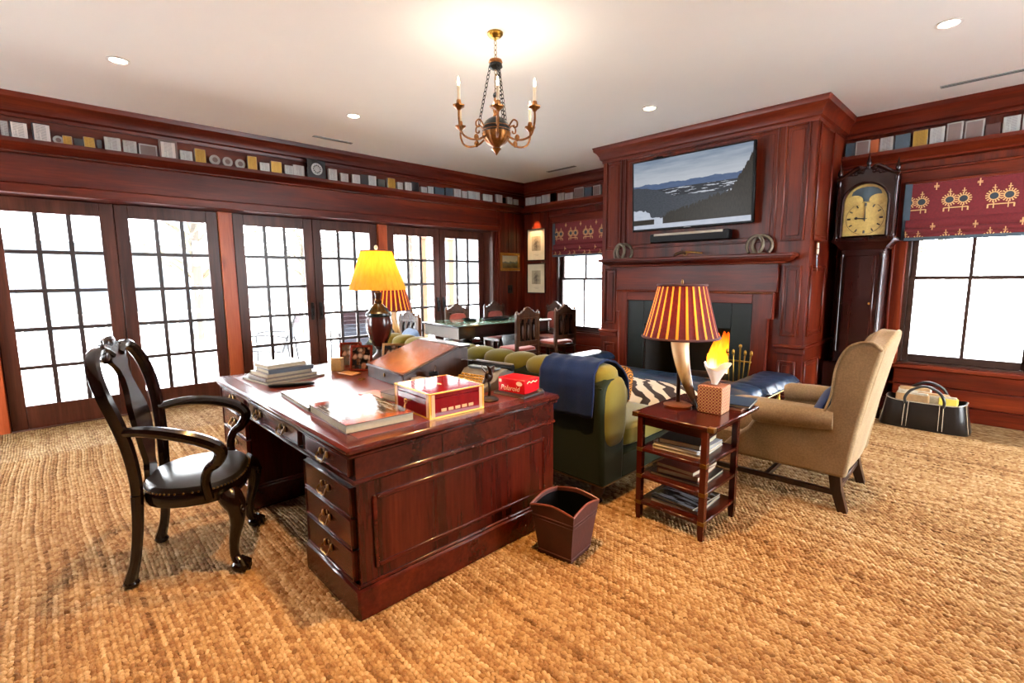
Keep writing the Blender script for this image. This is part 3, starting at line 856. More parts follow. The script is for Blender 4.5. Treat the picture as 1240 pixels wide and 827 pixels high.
for k in range(nt):
    x = SX0 + .01 + tw * (k + .5)
    for (y, z, ry, rz_) in ((2.60, .855, .125, .082), (2.75, .70, .075, .12)):
        if k == 0: 
            o_ = SB('tuft', MB().blob((x, y, z), (tw / 2 + .006, ry, rz_), .8, .75, 10, 18))
            if z > .8: puffA = o_
            else: puffB = o_
        else: inst(puffA if z > .8 else puffB, sofa, (tw * k, 0, 0))
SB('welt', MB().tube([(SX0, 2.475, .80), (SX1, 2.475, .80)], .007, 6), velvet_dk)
SB('nail_trim', MB().tube([(SX0, 2.494, .15), (SX1 + .004, 2.494, .15), (SX1 + .004, 3.42, .15)], .005, 5), nail_m)
for x in (SX0 + .1, -3.2, SX1 - .09):
    for y in (2.57, 3.34): SB('foot', MB().lathe([(.03, 0), (.035, .01), (.022, .03), (.045, .07), (.05, .1), (.035, .135)], 14, (x, y, 0)), dark_wood)
# throw
knit = fabric('navy_knit', '#06122e', '#0f2650', 90, 0.95, 0.1, 8)
def throw_fn(u, v):
    x = -2.27 + u * .46 + .012 * math.sin(v * 9)
    path = [(2.438, .60), (2.438, .72), (2.44, .80), (2.455, .875), (2.52, .94), (2.61, .958), (2.70, .935), (2.78, .87), (2.83, .80), (2.85, .66)]
    t = v * (len(path) - 1); i = min(int(t), len(path) - 2); f = t - i
    y = path[i][0] * (1 - f) + path[i + 1][0] * f; z = path[i][1] * (1 - f) + path[i + 1][1] * f
    z += .003 * math.sin(u * 26 + v * 3) + .02 * (u - .5) * (1 - v)
    y += .003 * math.sin(u * 19 + 1)
    return (x, y, z)
tb = thing('knitted_throw', 'navy blue knitted throw draped over the end of the green sofa back', 'throw', (-2.04, 2.6, .6))
MB().grid(throw_fn, 28, 40).build('throw_cloth', knit, tb, world=True, solid=.014)
# gold scroll cushion and blue cushion on the sofa
def scroll_mat():
    g = G('gold_scroll_fabric'); x, y, z = g.xyz()
    d = S(g, g.voronoi(g.co(), 17.0)); r_ = (d * 26.0).sin()
    return g.done(g.mix(r_.gt(0.35), '#a8742a', '#3a2210'), 0.8)
def pillow(name, label, mat, loc, rot, size, e=.45):
    o_ = thing(name, label, 'cushion', loc); o_.rotation_euler = rot
    def pinch(p): 
        k = 1 - .55 * (max(abs(p.x) / size[0], abs(p.y) / size[1])) ** 4
        return Vector((p.x, p.y, p.z * k))
    MB().blob((0, 0, 0), size, .9, e, 14, 32, pinch).build('cushion_body', mat, o_)
    MB().tube([(size[0] * math.copysign(abs(math.cos(a)) ** e, math.cos(a)) * 1.0, size[1] * math.copysign(abs(math.sin(a)) ** e, math.sin(a)) * 1.0, 0) for a in [2 * PI * i / 40 for i in range(41)]], .006, 6).build('piping', mat, o_)
    return o_
pillow('scroll_cushion', 'small gold cushion with dark scrollwork propped on the sofa', scroll_mat(), (-1.95, 2.885, .74), (math.radians(75), 0, math.radians(10)), (.13, .13, .045))
blue_white = fabric('pale_blue_weave', '#44638f', '#8fa9c8', 120, 0.9, 0.2, 14)
pillow('blue_cushion', 'pale blue woven cushion at the far end of the sofa', blue_white, (-4.60, 2.86, .76), (math.radians(75), 0, math.radians(-10)), (.2, .19, .075))

# ------------------------------------------------------------------ zebra ottoman
def zebra():
    g = G('zebra_hide'); x, y, z = g.xyz()
    n = g.noise(g.co(), 3.0, 2.0, 0.5, 0.4)
    s_ = ((x * 0.75 + y * 0.66 + (n - 0.5) * 0.35) * 44.0 + z * 12.0).sin()
    return g.done(g.ramp(s_ * 0.5 + 0.5, [(0.42, '#2b1a14'), (0.55, '#e2d8c4')]), 0.85)
ot = thing('zebra_ottoman', 'plump ottoman covered in brown and cream zebra hide before the sofa', 'ottoman', (-2.42, 3.88, 0))
MB().blob((0, 0, .37), (.52, .4, .15), .5, .35, 14, 40).build('hide_cushion', zebra(), ot)
MB().box(-.46, .46, -.35, .35, .13, .26, .02).build('base', dark_wood, ot)
for sx in (-1, 1):
    for sy in (-1, 1): MB().lathe([(.02, 0), (.025, .03), (.018, .06), (.035, .1), (.04, .14)], 12, (sx * .4, sy * .29, 0)).build('leg', dark_wood, ot)

# ------------------------------------------------------------------ club fender
blue_leather = leather('blue_leather', '#071422', '#143050', 0.34, 220, 3)
fe = thing('club_fender', 'brass club fender with buttoned blue leather seat around the hearth', 'fender', (-2.82, 5.0, 0))
def FB(name, m, mat=blue_leather, **k): return m.build(name, mat, fe, world=True, **k)
def seat_pad(x0, x1, y0, y1, along):
    cx, cy = (x0 + x1) / 2, (y0 + y1) / 2
    hx, hy = (x1 - x0) / 2, (y1 - y0) / 2
    n = max(3, int((hx if along == 'x' else hy) * 2 / .16))
    def top(u, v):
        x, y = x0 + (x1 - x0) * u, y0 + (y1 - y0) * v
        eu = 1 - abs(2 * u - 1) ** (14 if along == 'x' else 4); ev = 1 - abs(2 * v - 1) ** (4 if along == 'x' else 14)
        t = (u if along == 'x' else v) * n; w = v if along == 'x' else u
        d = abs(math.sin(t * PI + (w > .5) * PI / 2))
        btn = (1 - d) * .5 * (.5 + .5 * math.cos(2 * PI * w * 2))
        return (x, y, .42 + .075 * max(0, eu * ev) ** .5 - .022 * btn)
    m = MB().grid(top, 90 if along == 'x' else 12, 12 if along == 'x' else 40)
    return m
FB('seat_pad', seat_pad(-4.08, -1.55, 4.44, 4.80, 'x'))
FB('seat_pad', seat_pad(-1.90, -1.50, 4.7, 5.58, 'y'))
FB('seat_pad', seat_pad(-4.13, -3.76, 4.7, 5.58, 'y'))
FB('seat_board', MB().box(-4.08, -1.55, 4.44, 4.80, .385, .425, .008).box(-1.90, -1.50, 4.78, 5.58, .385, .425, .008).box(-4.13, -3.76, 4.78, 5.58, .385, .425, .008))
FB('nail_trim', MB().tube([(-4.08, 4.437, .40), (-1.497, 4.437, .40), (-1.497, 5.58, .40)], .005, 5), brass)
FB('base_rail', MB().box(-4.0, -1.62, 4.5, 4.56, 0, .06, .01).box(-1.68, -1.62, 4.56, 5.58, 0, .06, .01).box(-4.0, -3.94, 4.56, 5.58, 0, .06, .01), brass)
for (x, y) in [(-3.97 + k * .388, 4.53) for k in range(7)] + [(-1.65, 5.0), (-1.65, 5.45), (-3.97, 5.0), (-3.97, 5.45)]:
    FB('post', MB().lathe([(.02, .06), (.022, .09), (.013, .11), (.012, .2), (.02, .22), (.012, .24), (.013, .36), (.022, .385)], 12, (x, y, 0)), brass)

# ------------------------------------------------------------------ wing chair, back turned to the window
tweed = fabric('tan_tweed', '#463726', '#b0946e', 95, 0.95, 0.05, 6)
wc = thing('wing_armchair', 'tan tweed wing armchair with dark legs facing the sofa', 'armchair', (-1.10, 3.85, 0), PI / 2 + math.radians(2))
def WB(name, m, mat=tweed, **k): return m.build(name, mat, wc, **k)
WB('seat_base', MB().box(-.31, .31, -.42, .40, .25, .40, .02))
WB('seat_cushion', MB().blob((0, .08, .455), (.285, .39, .09), .35, .3, 12, 32))
def side(s):
    o = [(-.44, .245), (-.46, .40), (-.49, .62), (-.53, .86), (-.565, 1.03), (-.57, 1.065), (-.55, 1.09), (-.505, 1.105), (-.455, 1.098), (-.405, 1.07), (-.37, 1.02), (-.35, .95), (-.338, .86), (-.333, .77), (-.328, .70), (-.30, .64), (.06, .62), (.09, .57), (.15, .46), (.27, .35), (.35, .245)]
    return MB().prism(o, s * .36 - .03, s * .36 + .03, 'yz')
for s in (-1, 1):
    w = WB('wing', side(s), bevel=.022)
    MB().tube(smooth_path([(s * .39, -.565, 1.06), (s * .392, -.505, 1.107), (s * .392, -.405, 1.072), (s * .392, -.348, .95), (s * .392, -.331, .77), (s * .392, -.30, .645)], 6), .008, 6).build('piping', tweed, w)
    ar = WB('arm', MB().tube([(s * .37, -.35, .60), (s * .375, -.28, .597), (s * .38, -.1, .59), (s * .38, .08, .58), (s * .38, .115, .575)], [.06, .066, .072, .075, .06], 18))
def bk_fn(u, v):
    x = (u * 2 - 1) * (.35); z = .27 + v * (.80 + .085 * math.cos(x / .35 * PI / 2)); y = -.42 - .15 * ((z - .27) / .85) ** 1.1
    return x, y, z
m = MB(); rings = []
nx, nz = 14, 16
def pt(u, v, off):
    x, y, z = bk_fn(u, v); e = 1 - abs(2 * u - 1) ** 6
    return (x, y + off, z)
front = [[pt(i / nx, j / nz, .085 + .035 * math.sin(i / nx * PI) * math.sin(min(1, j / nz * 1.05) * PI)) for i in range(nx + 1)] for j in range(nz + 1)]
back = [[pt(i / nx, j / nz, -.015 - .015 * math.sin(i / nx * PI)) for i in range(nx + 1)] for j in range(nz + 1)]
o_ = 0
for row_f, row_b in zip(front, back): rings.append(row_f + row_b[::-1])
WB('backrest', MB().ring(rings), bevel=.02)
for s in (-1, 1):
    WB('leg', MB().ring([[(s * .31 + a * q, y + b * q, z) for a, b in ((-1, -1), (1, -1), (1, 1), (-1, 1))] for q, y, z in ((.032, -.37, .26), (.03, -.385, .15), (.026, -.43, 0))]), dark_wood)
    WB('leg', MB().ring([[(s * .32 + a * q, .42 + b * q, z) for a, b in ((-1, -1), (1, -1), (1, 1), (-1, 1))] for q, z in ((.03, .26), (.028, .12), (.026, 0))]), dark_wood)
    WB('stretcher', MB().box(s * .315 - .013, s * .315 + .013, -.40, .42, .10, .135, .003), dark_wood)
WB('stretcher', MB().box(-.31, .31, .02, .045, .10, .135, .003), dark_wood)
WB('stretcher', MB().box(-.31, .31, -.405, -.38, .13, .165, .003), dark_wood)
navy = fabric('navy_cloth', '#101c3a', '#1e3158', 200, 0.9, 0.2)
pillow('navy_cushion', 'small navy cushion resting on the tan armchair seat', navy, (-.86, 3.92, .62), (math.radians(66), 0, math.radians(-88)), (.2, .16, .06))

# ------------------------------------------------------------------ tiered side tables flanking the sofa, with horn lamps
def side_table(loc, label):
    t = thing('tiered_table', label, 'side table', loc, 0)
    lx0, lx1, ly0, ly1 = -.21, .19, -.19, .23
    MB().box(-.26, .245, -.215, .45, .655, .68, .006).build('table_top', mahog_y, t)
    MB().box(lx0 + .01, lx1 - .01, ly0 + .01, ly1 - .01, .60, .655).build('apron', mahog_x, t)
    for x in (lx0, lx1):
        for y in (ly0, ly1): MB().ring([[(x + a * q, y + b * q, z) for a, b in ((-1, -1), (1, -1), (1, 1), (-1, 1))] for q, z in ((.013, 0), (.017, .05), (.017, .655))]).build('leg', mahog_z, t)
    for z in (.10, .27, .44):
        MB().box(lx0 - .015, lx1 + .015, ly0 - .015, ly1 + .015, z, z + .022, .004).build('shelf', mahog_y, t)
        for x in (lx0, lx1): 
            MB().box(x - .02, x + .02, ly0 - .018, ly0 + .02, z - .002, z + .024, .002).build('brass_corner', old_brass, t)
    for x in (-.245, .225): MB().box(x - .017, x + .022, -.2175, -.185, .653, .682, .002).build('brass_corner', old_brass, t)
    return t
ST = (-1.325, 2.765, 0)
side_table(ST, 'four-tier mahogany side table with brass corners between sofa and armchair')
side_table((-5.12, 2.98, 0), 'mahogany side table beyond the far end of the sofa')

def stripe_shade():
    g = G('striped_silk_shade'); x, y, z = g.xyz()
    a = g.math('ARCTAN2', y, x) / (2 * PI / 24.0)
    f = a.fract(); st = f.lt(0.27)
    flk = g.noise(g.co(), 60.0, 2.0)
    red = g.mix(flk, '#3c060a', '#641014')
    col = g.mix(st, red, '#e8962a')
    tr = g.n.new('ShaderNodeBsdfTranslucent'); g.t.links.new(col, tr.inputs[0])
    mx = g.n.new('ShaderNodeMixShader'); mx.inputs[0].default_value = 0.55
    g.done(col, 0.7)
    g.t.links.new(g.bsdf.outputs[0], mx.inputs[1]); g.t.links.new(tr.outputs[0], mx.inputs[2]); g.t.links.new(mx.outputs[0], g.out.inputs[0])
    return g.mat
def gold_shade():
    g = G('gold_silk_shade'); x, y, z = g.xyz()
    n = g.noise(g.scaled((40, 40, 3)), 1.0, 2.0)
    col = g.mix(n, '#c87414', '#e39a2c')
    tr = g.n.new('ShaderNodeBsdfTranslucent'); g.t.links.new(col, tr.inputs[0])
    mx = g.n.new('ShaderNodeMixShader'); mx.inputs[0].default_value = 0.6
    g.done(col, 0.65)
    g.t.links.new(g.bsdf.outputs[0], mx.inputs[1]); g.t.links.new(tr.outputs[0], mx.inputs[2]); g.t.links.new(mx.outputs[0], g.out.inputs[0])
    return g.mat
SHADE_S, SHADE_G = stripe_shade(), gold_shade()
shade_trim = plain('shade_trim', '#3c0c10', 0.7)
bulb_m = emis('bulb', '#ffd9a0', 25.0)
def shade(par, r0, r1, z0, z1, mat, pleats, trim=True):
    def f(u, v):
        a = 2 * PI * u; z = z0 + (z1 - z0) * v; r = (r0 + (r1 - r0) * v ** .92) * (1 + .012 * math.cos(a * pleats))
        return (r * math.cos(a), r * math.sin(a), z)
    o_ = MB().grid(f, pleats * 6, 6).build('lamp_shade', mat, par)
    if trim:
        for r, z in ((r0 * 1.012, z0), (r1 * 1.012, z1)):
            MB().tube([(r * math.cos(2 * PI * k / 40), r * math.sin(2 * PI * k / 40), z) for k in range(41)], .008, 6).build('shade_band', shade_trim, o_)
    MB().blob((0, 0, (z0 + z1) / 2 - .03), (.03, .03, .045), 1, 1, 8, 12).build('bulb', bulb_m, par)
    m = MB()
    for k in range(3): a = 2 * PI * k / 3; m.tube([(0, 0, z1 - .01), (r1 * math.cos(a), r1 * math.sin(a), z1 - .01)], .003, 5)
    m.tube([(0, 0, z0 - .02), (0, 0, z1 + .01)], .005, 6); m.build('shade_spider', old_brass, par)
    return o_
def lamp_light(par, z, e):
    L = bpy.data.lights.new('lamp_bulb', 'POINT'); L.energy = e; L.color = (1.0, .66, .30); L.shadow_soft_size = .04
    o_ = bpy.data.objects.new('lamp_bulb', L); COL.objects.link(o_); o_.parent = par; o_.location = (0, 0, z)
def horn_mat():
    g = G('cow_horn'); x, y, z = g.xyz()
    n = g.noise(g.scaled((30, 30, 6)), 1.0, 3.0)
    col = g.ramp(z * 2.1 + (n - .5) * .25, [(0.12, '#15100c'), (0.32, '#4a3018'), (0.5, '#d3a560'), (0.8, '#ead0a0')])
    return g.done(col, 0.22)
HORN = horn_mat()
copper = plain('copper_base', '#a8653a', 0.3, 0.9)
def horn_lamp(loc, rz, label):
    t = thing('horn_lamp', label, 'lamp', loc, rz)
    MB().lathe([(.085, 0), (.088, .012), (.07, .02), (.03, .026), (.012, .03)], 28).build('lamp_base', copper, t)
    MB().tube([(0, 0, .02), (0, 0, .45)], .013, 10).build('pole', dark_wood, t)
    p = smooth_path([(.16, -.03, .03), (.11, -.02, .10), (.06, -.01, .19), (.02, 0, .29), (.0, 0, .40), (.01, 0, .455)], 6)
    n = len(p); MB().tube(p, [.006 + .058 * (i / (n - 1)) ** .75 for i in range(n)], 16).build('horn', HORN, t)
    sh = shade(t, .226, .142, .445, .765, SHADE_S, 26)
    MB().lathe([(.004, .765), (.008, .785), (.003, .80)], 10).build('finial', old_brass, t)
    lamp_light(t, .62, 2.2)
    return t
horn_lamp((-1.45, 2.86, .68), math.radians(-10), 'lit horn table lamp with red and gold striped shade on the tiered table')
horn_lamp((-5.12, 2.98, .68), math.radians(40), 'horn lamp with striped shade standing behind the gold desk lamp')
# ------------------------------------------------------------------ dining table and carved chairs
TA = math.radians(-5)
def lattice_mat():
    g = G('light_lattice'); x, y, z = g.xyz()  # pale bars are light on the pierced frieze, put into the colour
    u = (x + y) * 36.0
    a = ((u + z * 36.0) * PI).sin().abs(); b = ((u - z * 36.0) * PI).sin().abs()
    return g.done(g.mix((a.lt(.35) + b.lt(.35)).min(1.0), '#15110f', '#d9d4c8'), 0.5)
teal_top = plain('green_glass_top', '#5d7c74', 0.06, 0, 0.1, 3)
ebony = wood('ebony', '#080605', '#15100d', '#241a14', 'Y', 0.25, 0, 1.0, 0.3)
LAT = lattice_mat()
TL, TWD, TZ = 1.80, 1.0, .83
tb_ = thing('dining_table', 'dark carved dining table with green glass top and pale fretwork frieze', 'table', (-5.78, 5.06, 0), TA)
def DT_(name, m, mat=ebony, **k): return m.build(name, mat, tb_, **k)
DT_('table_top', MB().box(-TWD / 2, TWD / 2, -TL / 2, TL / 2, TZ - .03, TZ - .005, .006))
DT_('glass_top', MB().box(-TWD / 2 + .01, TWD / 2 - .01, -TL / 2 + .01, TL / 2 - .01, TZ - .006, TZ + .004, .003), teal_top)
DT_('frieze', MB().box(-TWD / 2 + .04, TWD / 2 - .04, -TL / 2 + .04, TL / 2 - .04, TZ - .19, TZ - .03))
for s in (-1, 1): DT_('fretwork_panel', MB().box(-TWD / 2 + .03, TWD / 2 - .03, s * (TL / 2 - .035) - .008, s * (TL / 2 - .035) + .008, TZ - .19, TZ - .035), LAT)
for s in (-1, 1):
    DT_('pedestal', MB().box(-.3, .3, s * .58 - .07, s * .58 + .07, .1, TZ - .19, .02))
    DT_('pedestal_foot', MB().box(-.42, .42, s * .58 - .09, s * .58 + .09, 0, .1, .025))
    for q in (-1, 1): DT_('scroll_bracket', MB().blob((q * .3, s * .58, .45), (.07, .06, .14), .8, .8, 8, 14))
DT_('stretcher', MB().box(-.04, .04, -.55, .55, .14, .2, .01))
tray_m = plain('blue_black_tray', '#10151d', 0.2)
for (lx, ly, r, nm, lb) in ((.05, .12, .2, 'serving_tray', 'dark oval tray lying on the green glass dining table'), (-.1, -.28, .13, 'shallow_bowl', 'small dark shallow bowl on the green glass dining table')):
    p = Matrix.Rotation(TA, 3, 'Z') @ Vector((lx, ly, 0))
    b_ = MB().lathe([(r * .7, 0), (r, .03), (r * 1.02, .034), (r * .97, .034), (r * .68, .008), (.001, .006)], 28).build(nm, tray_m, loc=(tb_.location.x + p.x, tb_.location.y + p.y, TZ + .004))
    b_.scale = (1, 1.3 if nm == 'serving_tray' else 1, 1)
    tag(b_, lb, 'tray' if nm == 'serving_tray' else 'bowl')
red_vel = fabric('red_brocade', '#5a1a18', '#a8584a', 70, 0.9, 0.4, 30)
carved = wood('carved_walnut', '#1c0f09', '#3a2114', '#5a3820', 'Z', 0.35, 0, 1.0, 0.2, 3.0)
def dining_chair():
    t = thing('carved_chair', 'x', 'chair', (0, 0, 0), 0, 'carved chairs around the dining table')
    def K(name, m, mat=carved, **k): return m.build(name, mat, t, **k)
    K('seat_frame', MB().box(-.23, .23, -.21, .23, .40, .455, .008))
    K('seat', MB().blob((0, .015, .465), (.215, .205, .04), .5, .3, 8, 24), red_vel)
    for s in (-1, 1):
        K('leg', MB().lathe([(.02, 0), (.026, .03), (.018, .06), (.028, .10), (.02, .16), (.03, .22), (.022, .3), (.03, .34), (.03, .40)], 12, (s * .2, .2, 0)))
        K('leg', MB().box(s * .205 - .022, s * .205 + .022, -.22, -.178, 0, .42, .004))
        K('back_post', MB().box(s * .205 - .024, s * .205 + .024, -.225, -.175, .42, .985, .006))
        MBp = MB().lathe([(.012, 0), (.024, .012), (.014, .03), (.003, .05)], 10, (s * .205, -.2, .985)); K('finial', MBp)
    K('stretcher', MB().box(-.2, .2, .185, .215, .17, .21, .004)); K('stretcher', MB().box(-.2, .2, -.215, -.185, .17, .21, .004))
    o = [(-.21, .93), (.21, .93), (.225, .96), (.205, .985), (.175, .978), (.155, 1.0), (.12, 1.0), (.10, 1.03), (.065, 1.035), (.045, 1.065), (0, 1.085), (-.045, 1.065), (-.065, 1.035), (-.10, 1.03), (-.12, 1.0), (-.155, 1.0), (-.175, .978), (-.205, .985), (-.225, .96)]
    cr = K('crest_rail', MB().prism(o, -.222, -.178, 'xz'), bevel=.006)
    m = MB()
    for k in range(9): a = PI * k / 8; m.blob((.09 * math.cos(a), -.2, .965 + .06 * math.sin(a)), (.014, .03, .014), 1, 1, 5, 8)
    m.blob((0, -.2, .985), (.025, .03, .025), 1, 1, 6, 10); m.build('carving', carved, cr)
    K('back_rail', MB().box(-.19, .19, -.218, -.182, .53, .60, .006))
    K('back_board', MB().box(-.185, .185, -.206, -.194, .60, .93), ebony)  # black tone stands in for shade in the arch recesses
    for k in range(4): K('arcade_bar', MB().box(-.185 + k * .111 - .004, -.185 + k * .111 + .033, -.222, -.178, .60, .93, .006))
    for k in range(3):
        c = -.152 + k * .111 + .06 - .005
        K('arch', MB().prism([(c - .05, .93), (c - .05, .86)] + [(c + .042 * math.cos(PI - PI * i / 8), .86 + .055 * math.sin(PI * i / 8)) for i in range(9)] + [(c + .05, .86), (c + .05, .93)], -.22, -.18, 'xz'))
        K('carved_leaf', MB().blob((c, -.208, .73), (.022, .01, .1), 1, 1, 8, 8))
    K('back_pad', MB().blob((0, -.172, .76), (.165, .025, .15), .5, .3, 8, 20), red_vel)
    return t
proto = dining_chair()
CH = [((-5.03, 4.97, 0), 88, 'carved walnut chair with back to the sofa, farther from the chimney breast'),
      ((-5.12, 5.93, 0), 84, 'carved walnut chair with back to the sofa, nearer the chimney breast'),
      ((-6.30, 4.98, 0), -92, 'carved chair with red back pad between table and glazed doors, farther from the corner'),
      ((-6.33, 5.84, 0), -94, 'carved chair with red back pad between table and glazed doors, nearer the corner'),
      ((-5.62, 6.28, 0), 178, 'carved chair at the table end beneath the sash window'),
      ((-5.72, 3.78, 0), 3, 'carved chair at the table end beside the striped lamp')]
for i, (l, r, lb) in enumerate(CH):
    if i == 0: proto.location = l; proto.rotation_euler = (0, 0, math.radians(r)); proto['label'] = lb
    else: copy_tree(proto, None, l, math.radians(r), lb)

# ------------------------------------------------------------------ television and sound bar
def tv_mat():
    g = G('tv_landscape')
    n = g.n.new('ShaderNodeSeparateXYZ'); g.t.links.new(g.co('Object'), n.inputs[0])
    u = S(g, n.outputs[0]) / 1.42 + 0.5; v = S(g, n.outputs[2]) / 0.79 + 0.5
    def nz(su, sv, d=4.0, off=0.0): return g.noise(g.vec(u * su + off, v * sv, off), 1.0, d, 0.6)
    sky = g.mix(nz(3, 14, 4) * 1.3 + (v - .8) * 0.9 - .15, '#c3cbd6', '#6d8098')
    sky = g.mix((0.95 - v) * 2.2, sky, '#d5d8dc')
    far = g.mix(nz(14, 30), '#42557a', '#63779a')
    hill = g.mix(nz(50, 60, 3), '#23262c', '#5a5f68')
    valley = g.mix(nz(9, 40, 5).gt(.56), '#33343a', '#c9ced8')
    trees = g.mix(nz(90, 18, 4), '#16130f', '#4a4238')
    snow = g.mix(nz(12, 20), '#aab6cc', '#e4e8f0')
    c = sky
    c = g.mix(v.lt(nz(5, 0.0, 4, 3.0) * 0.12 + .60), c, far)
    c = g.mix(v.lt(.575), c, valley)
    c = g.mix(v.lt(.63 - u * u * 1.2 + (nz(9, 0, 3, 7.0) - .5) * .06), c, hill)
    c = g.mix(v.lt(.46 + (nz(12, 0, 3, 5.0) - .5) * .05 - (u - .5).abs() * .1), c, hill)
    c = g.mix(v.lt(.30 - u * .5 + (nz(7, 5, 3, 9.0) - .5) * .28), c, snow)
    c = g.mix((v.lt(.14) * u.lt(.2)) * v.gt(.06), c, trees)
    c = g.mix(v.lt(.08 + u * .42 + (u - .85).max(0.0) * 2.6 + (nz(46, 3, 4, 2.0) - .5) * .22) * u.gt(.28 + 0.0), c, trees)
    c = g.mix(v.lt(.06 + u * .015), c, snow)
    g.put(g.bsdf.inputs['Emission Color'], c); g.bsdf.inputs['Emission Strength'].default_value = 0.36
    return g.done('#050506', 0.3, spec=0.1)
tv = thing('television', 'wall-mounted flat television showing a snowy valley above the mantel', 'television', (-2.76, 5.50, 2.475), math.radians(-.5))
tv.rotation_euler = (math.radians(3), 0, 0)
MB().box(-.735, .735, -.012, .03, -.42, .42, .006).build('tv_body', black_plastic, tv)
MB().box(-.71, .71, -.0135, -.011, -.395, .405).build('screen', tv_mat(), tv)
MB().box(-.045, .045, -.0138, -.012, -.412, -.404).build('maker_mark', plain('grey_mark', '#60646a', 0.4), tv)
MB().box(-.3, .3, .03, .12, -.25, .25, .01).build('wall_mount', black_plastic, tv)
MB().box(-.44, -.32, -.02, .02, .42, .436, .006).blob((-.38, -.02, .43), (.014, .008, .012), 1, 1, 6, 10).build('camera_clip', black_plastic, tv)
sb = thing('sound_bar', 'black sound bar mounted under the television with pale top', 'speaker', (-2.74, 5.51, 1.955))
MB().box(-.48, .48, -.05, .06, -.055, .055, .012).build('speaker_body', black_plastic, sb)
MB().box(-.42, .42, -.054, -.03, .026, .052, .002).build('grille_strip', plain('pale_strip', '#9a9184', 0.5), sb)
MB().box(-.2, .2, .05, .095, -.03, .03).build('bracket', black_plastic, sb)

# ------------------------------------------------------------------ things on the mantel
rust = plain('old_iron', '#5c5040', 0.5, 0.5, 0.3, 40)
def horseshoe(loc, rz, tilt, label):
    t = thing('horseshoe_ornament', label, 'ornament', loc, rz)
    for k, (dx, a) in enumerate(((-.035, -tilt), (.04, tilt * .6))):
        p = [(.095 * math.cos(math.radians(q)), 0, .1 + .1 * math.sin(math.radians(q))) for q in range(-50, 231, 14)]
        m = MB().tube(p, .016, 8, 1.2); m.xf(Matrix.Translation((dx, .02 * k, 0.0)) @ Matrix.Rotation(math.radians(a), 4, 'Z') @ Matrix.Rotation(math.radians(-8), 4, 'X'))
        zmin = min(v[2] for v in m.v); m.xf(Matrix.Translation((0, 0, -zmin)))
        m.build('horseshoe', rust, t)
    MB().box(-.07, .07, -.02, .04, 0, .012, .003).build('foot_plate', rust, t)
horseshoe((-3.66, 5.52, 1.728), math.radians(20), 35, 'ornament of two upright horseshoes on the mantel end by the window')
horseshoe((-1.965, 5.50, 1.728), math.radians(10), 28, 'ornament of two upright horseshoes on the mantel end by the clock')
pi_ = thing('antique_pistol', 'antique flintlock pistol lying on the middle of the mantel', 'pistol', (-2.76, 5.50, 1.728))
MB().tube(smooth_path([(-.15, 0, .012), (-.11, 0, .035), (-.05, 0, .05), (.0, 0, .05)], 5), [.016, .018, .019, .02, .02, .02, .02, .019, .018, .018, .018, .018, .017, .017, .017, .016], 8).build('grip', carved, pi_)
MB().tube([(-.02, 0, .055), (.2, 0, .03)], [.012, .009], 10).build('barrel', old_brass, pi_)
MB().tube(smooth_path([(-.04, 0, .06), (-.055, 0, .085), (-.03, 0, .09)], 4), .005, 6).build('hammer', iron, pi_)
MB().tube([(.03 + .022 * math.cos(2 * PI * k / 12) - .04, 0, .028 + .02 * math.sin(2 * PI * k / 12)) for k in range(13)], .003, 5).build('trigger_guard', old_brass, pi_)
ivory = plain('ivory', '#d8cfb8', 0.35)
steel = plain('steel', '#9aa0a8', 0.2, 1.0)
dg = thing('hanging_dagger', 'pale-handled dagger hanging on the side of the chimney breast', 'dagger', (-1.492, 5.80, 1.72))
MB().blob((.012, 0, .05), (.012, .018, .065), .7, .7, 8, 10).build('hilt', ivory, dg)
for z in (-.01, .05, .11): MB().box(0, .026, -.024, .024, z - .004, z + .004, .002).build('hilt_ring', old_brass, dg)
MB().tube([(.01, 0, -.01), (.01, .01, -.1), (.01, .03, -.2)], [.014, .011, .002], 8, .4).build('blade', steel, dg)
# fire tools
ft = thing('fire_tool_stand', 'brass fireside tool set standing on the hearth', 'fire tools', (-2.03, 5.36, .03))
MB().lathe([(.1, 0), (.1, .012), (.03, .02), (.012, .03)], 20).build('base', brass, ft)
MB().tube([(0, 0, .02), (0, 0, .70)], .009, 8).blob((0, 0, .72), (.018, .018, .022), 1, 1, 8, 10).build('stand', brass, ft)
MB().box(-.12, .12, -.008, .008, .55, .565, .003).build('crossbar', brass, ft)
for k, (dx, nm, lb) in enumerate(((-.12, 'poker', 'brass poker hanging at one end of the fireside stand'), (-.06, 'fire_tongs', 'brass tongs hanging next to the poker'), (.06, 'hearth_brush', 'brass hearth brush hanging next to the shovel'), (.12, 'fire_shovel', 'brass shovel hanging at the end nearest the clock'))):
    t = thing(nm, lb, 'fire tool', (-2.03, 5.335, .03), 0, 'tools on the fireside stand')
    MB().tube([(dx * .55, 0, .05), (dx, 0, .62)], .006, 7).build('shaft', brass, t)
    MB().blob((dx * 1.04, 0, .655), (.016, .016, .03), 1, 1, 8, 10).blob((dx, 0, .615), (.01, .01, .01), 1, 1, 6, 8).build('handle', brass, t)
    if nm == 'fire_shovel': MB().box(dx * .55 - .04, dx * .55 + .04, -.006, .006, .0, .1, .004).build('shovel_blade', brass, t)
    elif nm == 'hearth_brush': MB().blob((dx * .55, 0, .05), (.03, .02, .045), .6, .6, 8, 10).build('bristle_head', dark_wood, t)
    elif nm == 'poker': MB().tube([(dx * .55, 0, .06), (dx * .5, 0, .0)], [.007, .002], 6).build('tip', iron, t)
    else: MB().tube([(dx * .55, 0, .06), (dx * .55 + .025, 0, .03), (dx * .55 + .005, 0, .0)], .004, 6).tube([(dx * .55, 0, .06), (dx * .55 - .025, 0, .03), (dx * .55 - .005, 0, .0)], .004, 6).build('claw', brass, t)

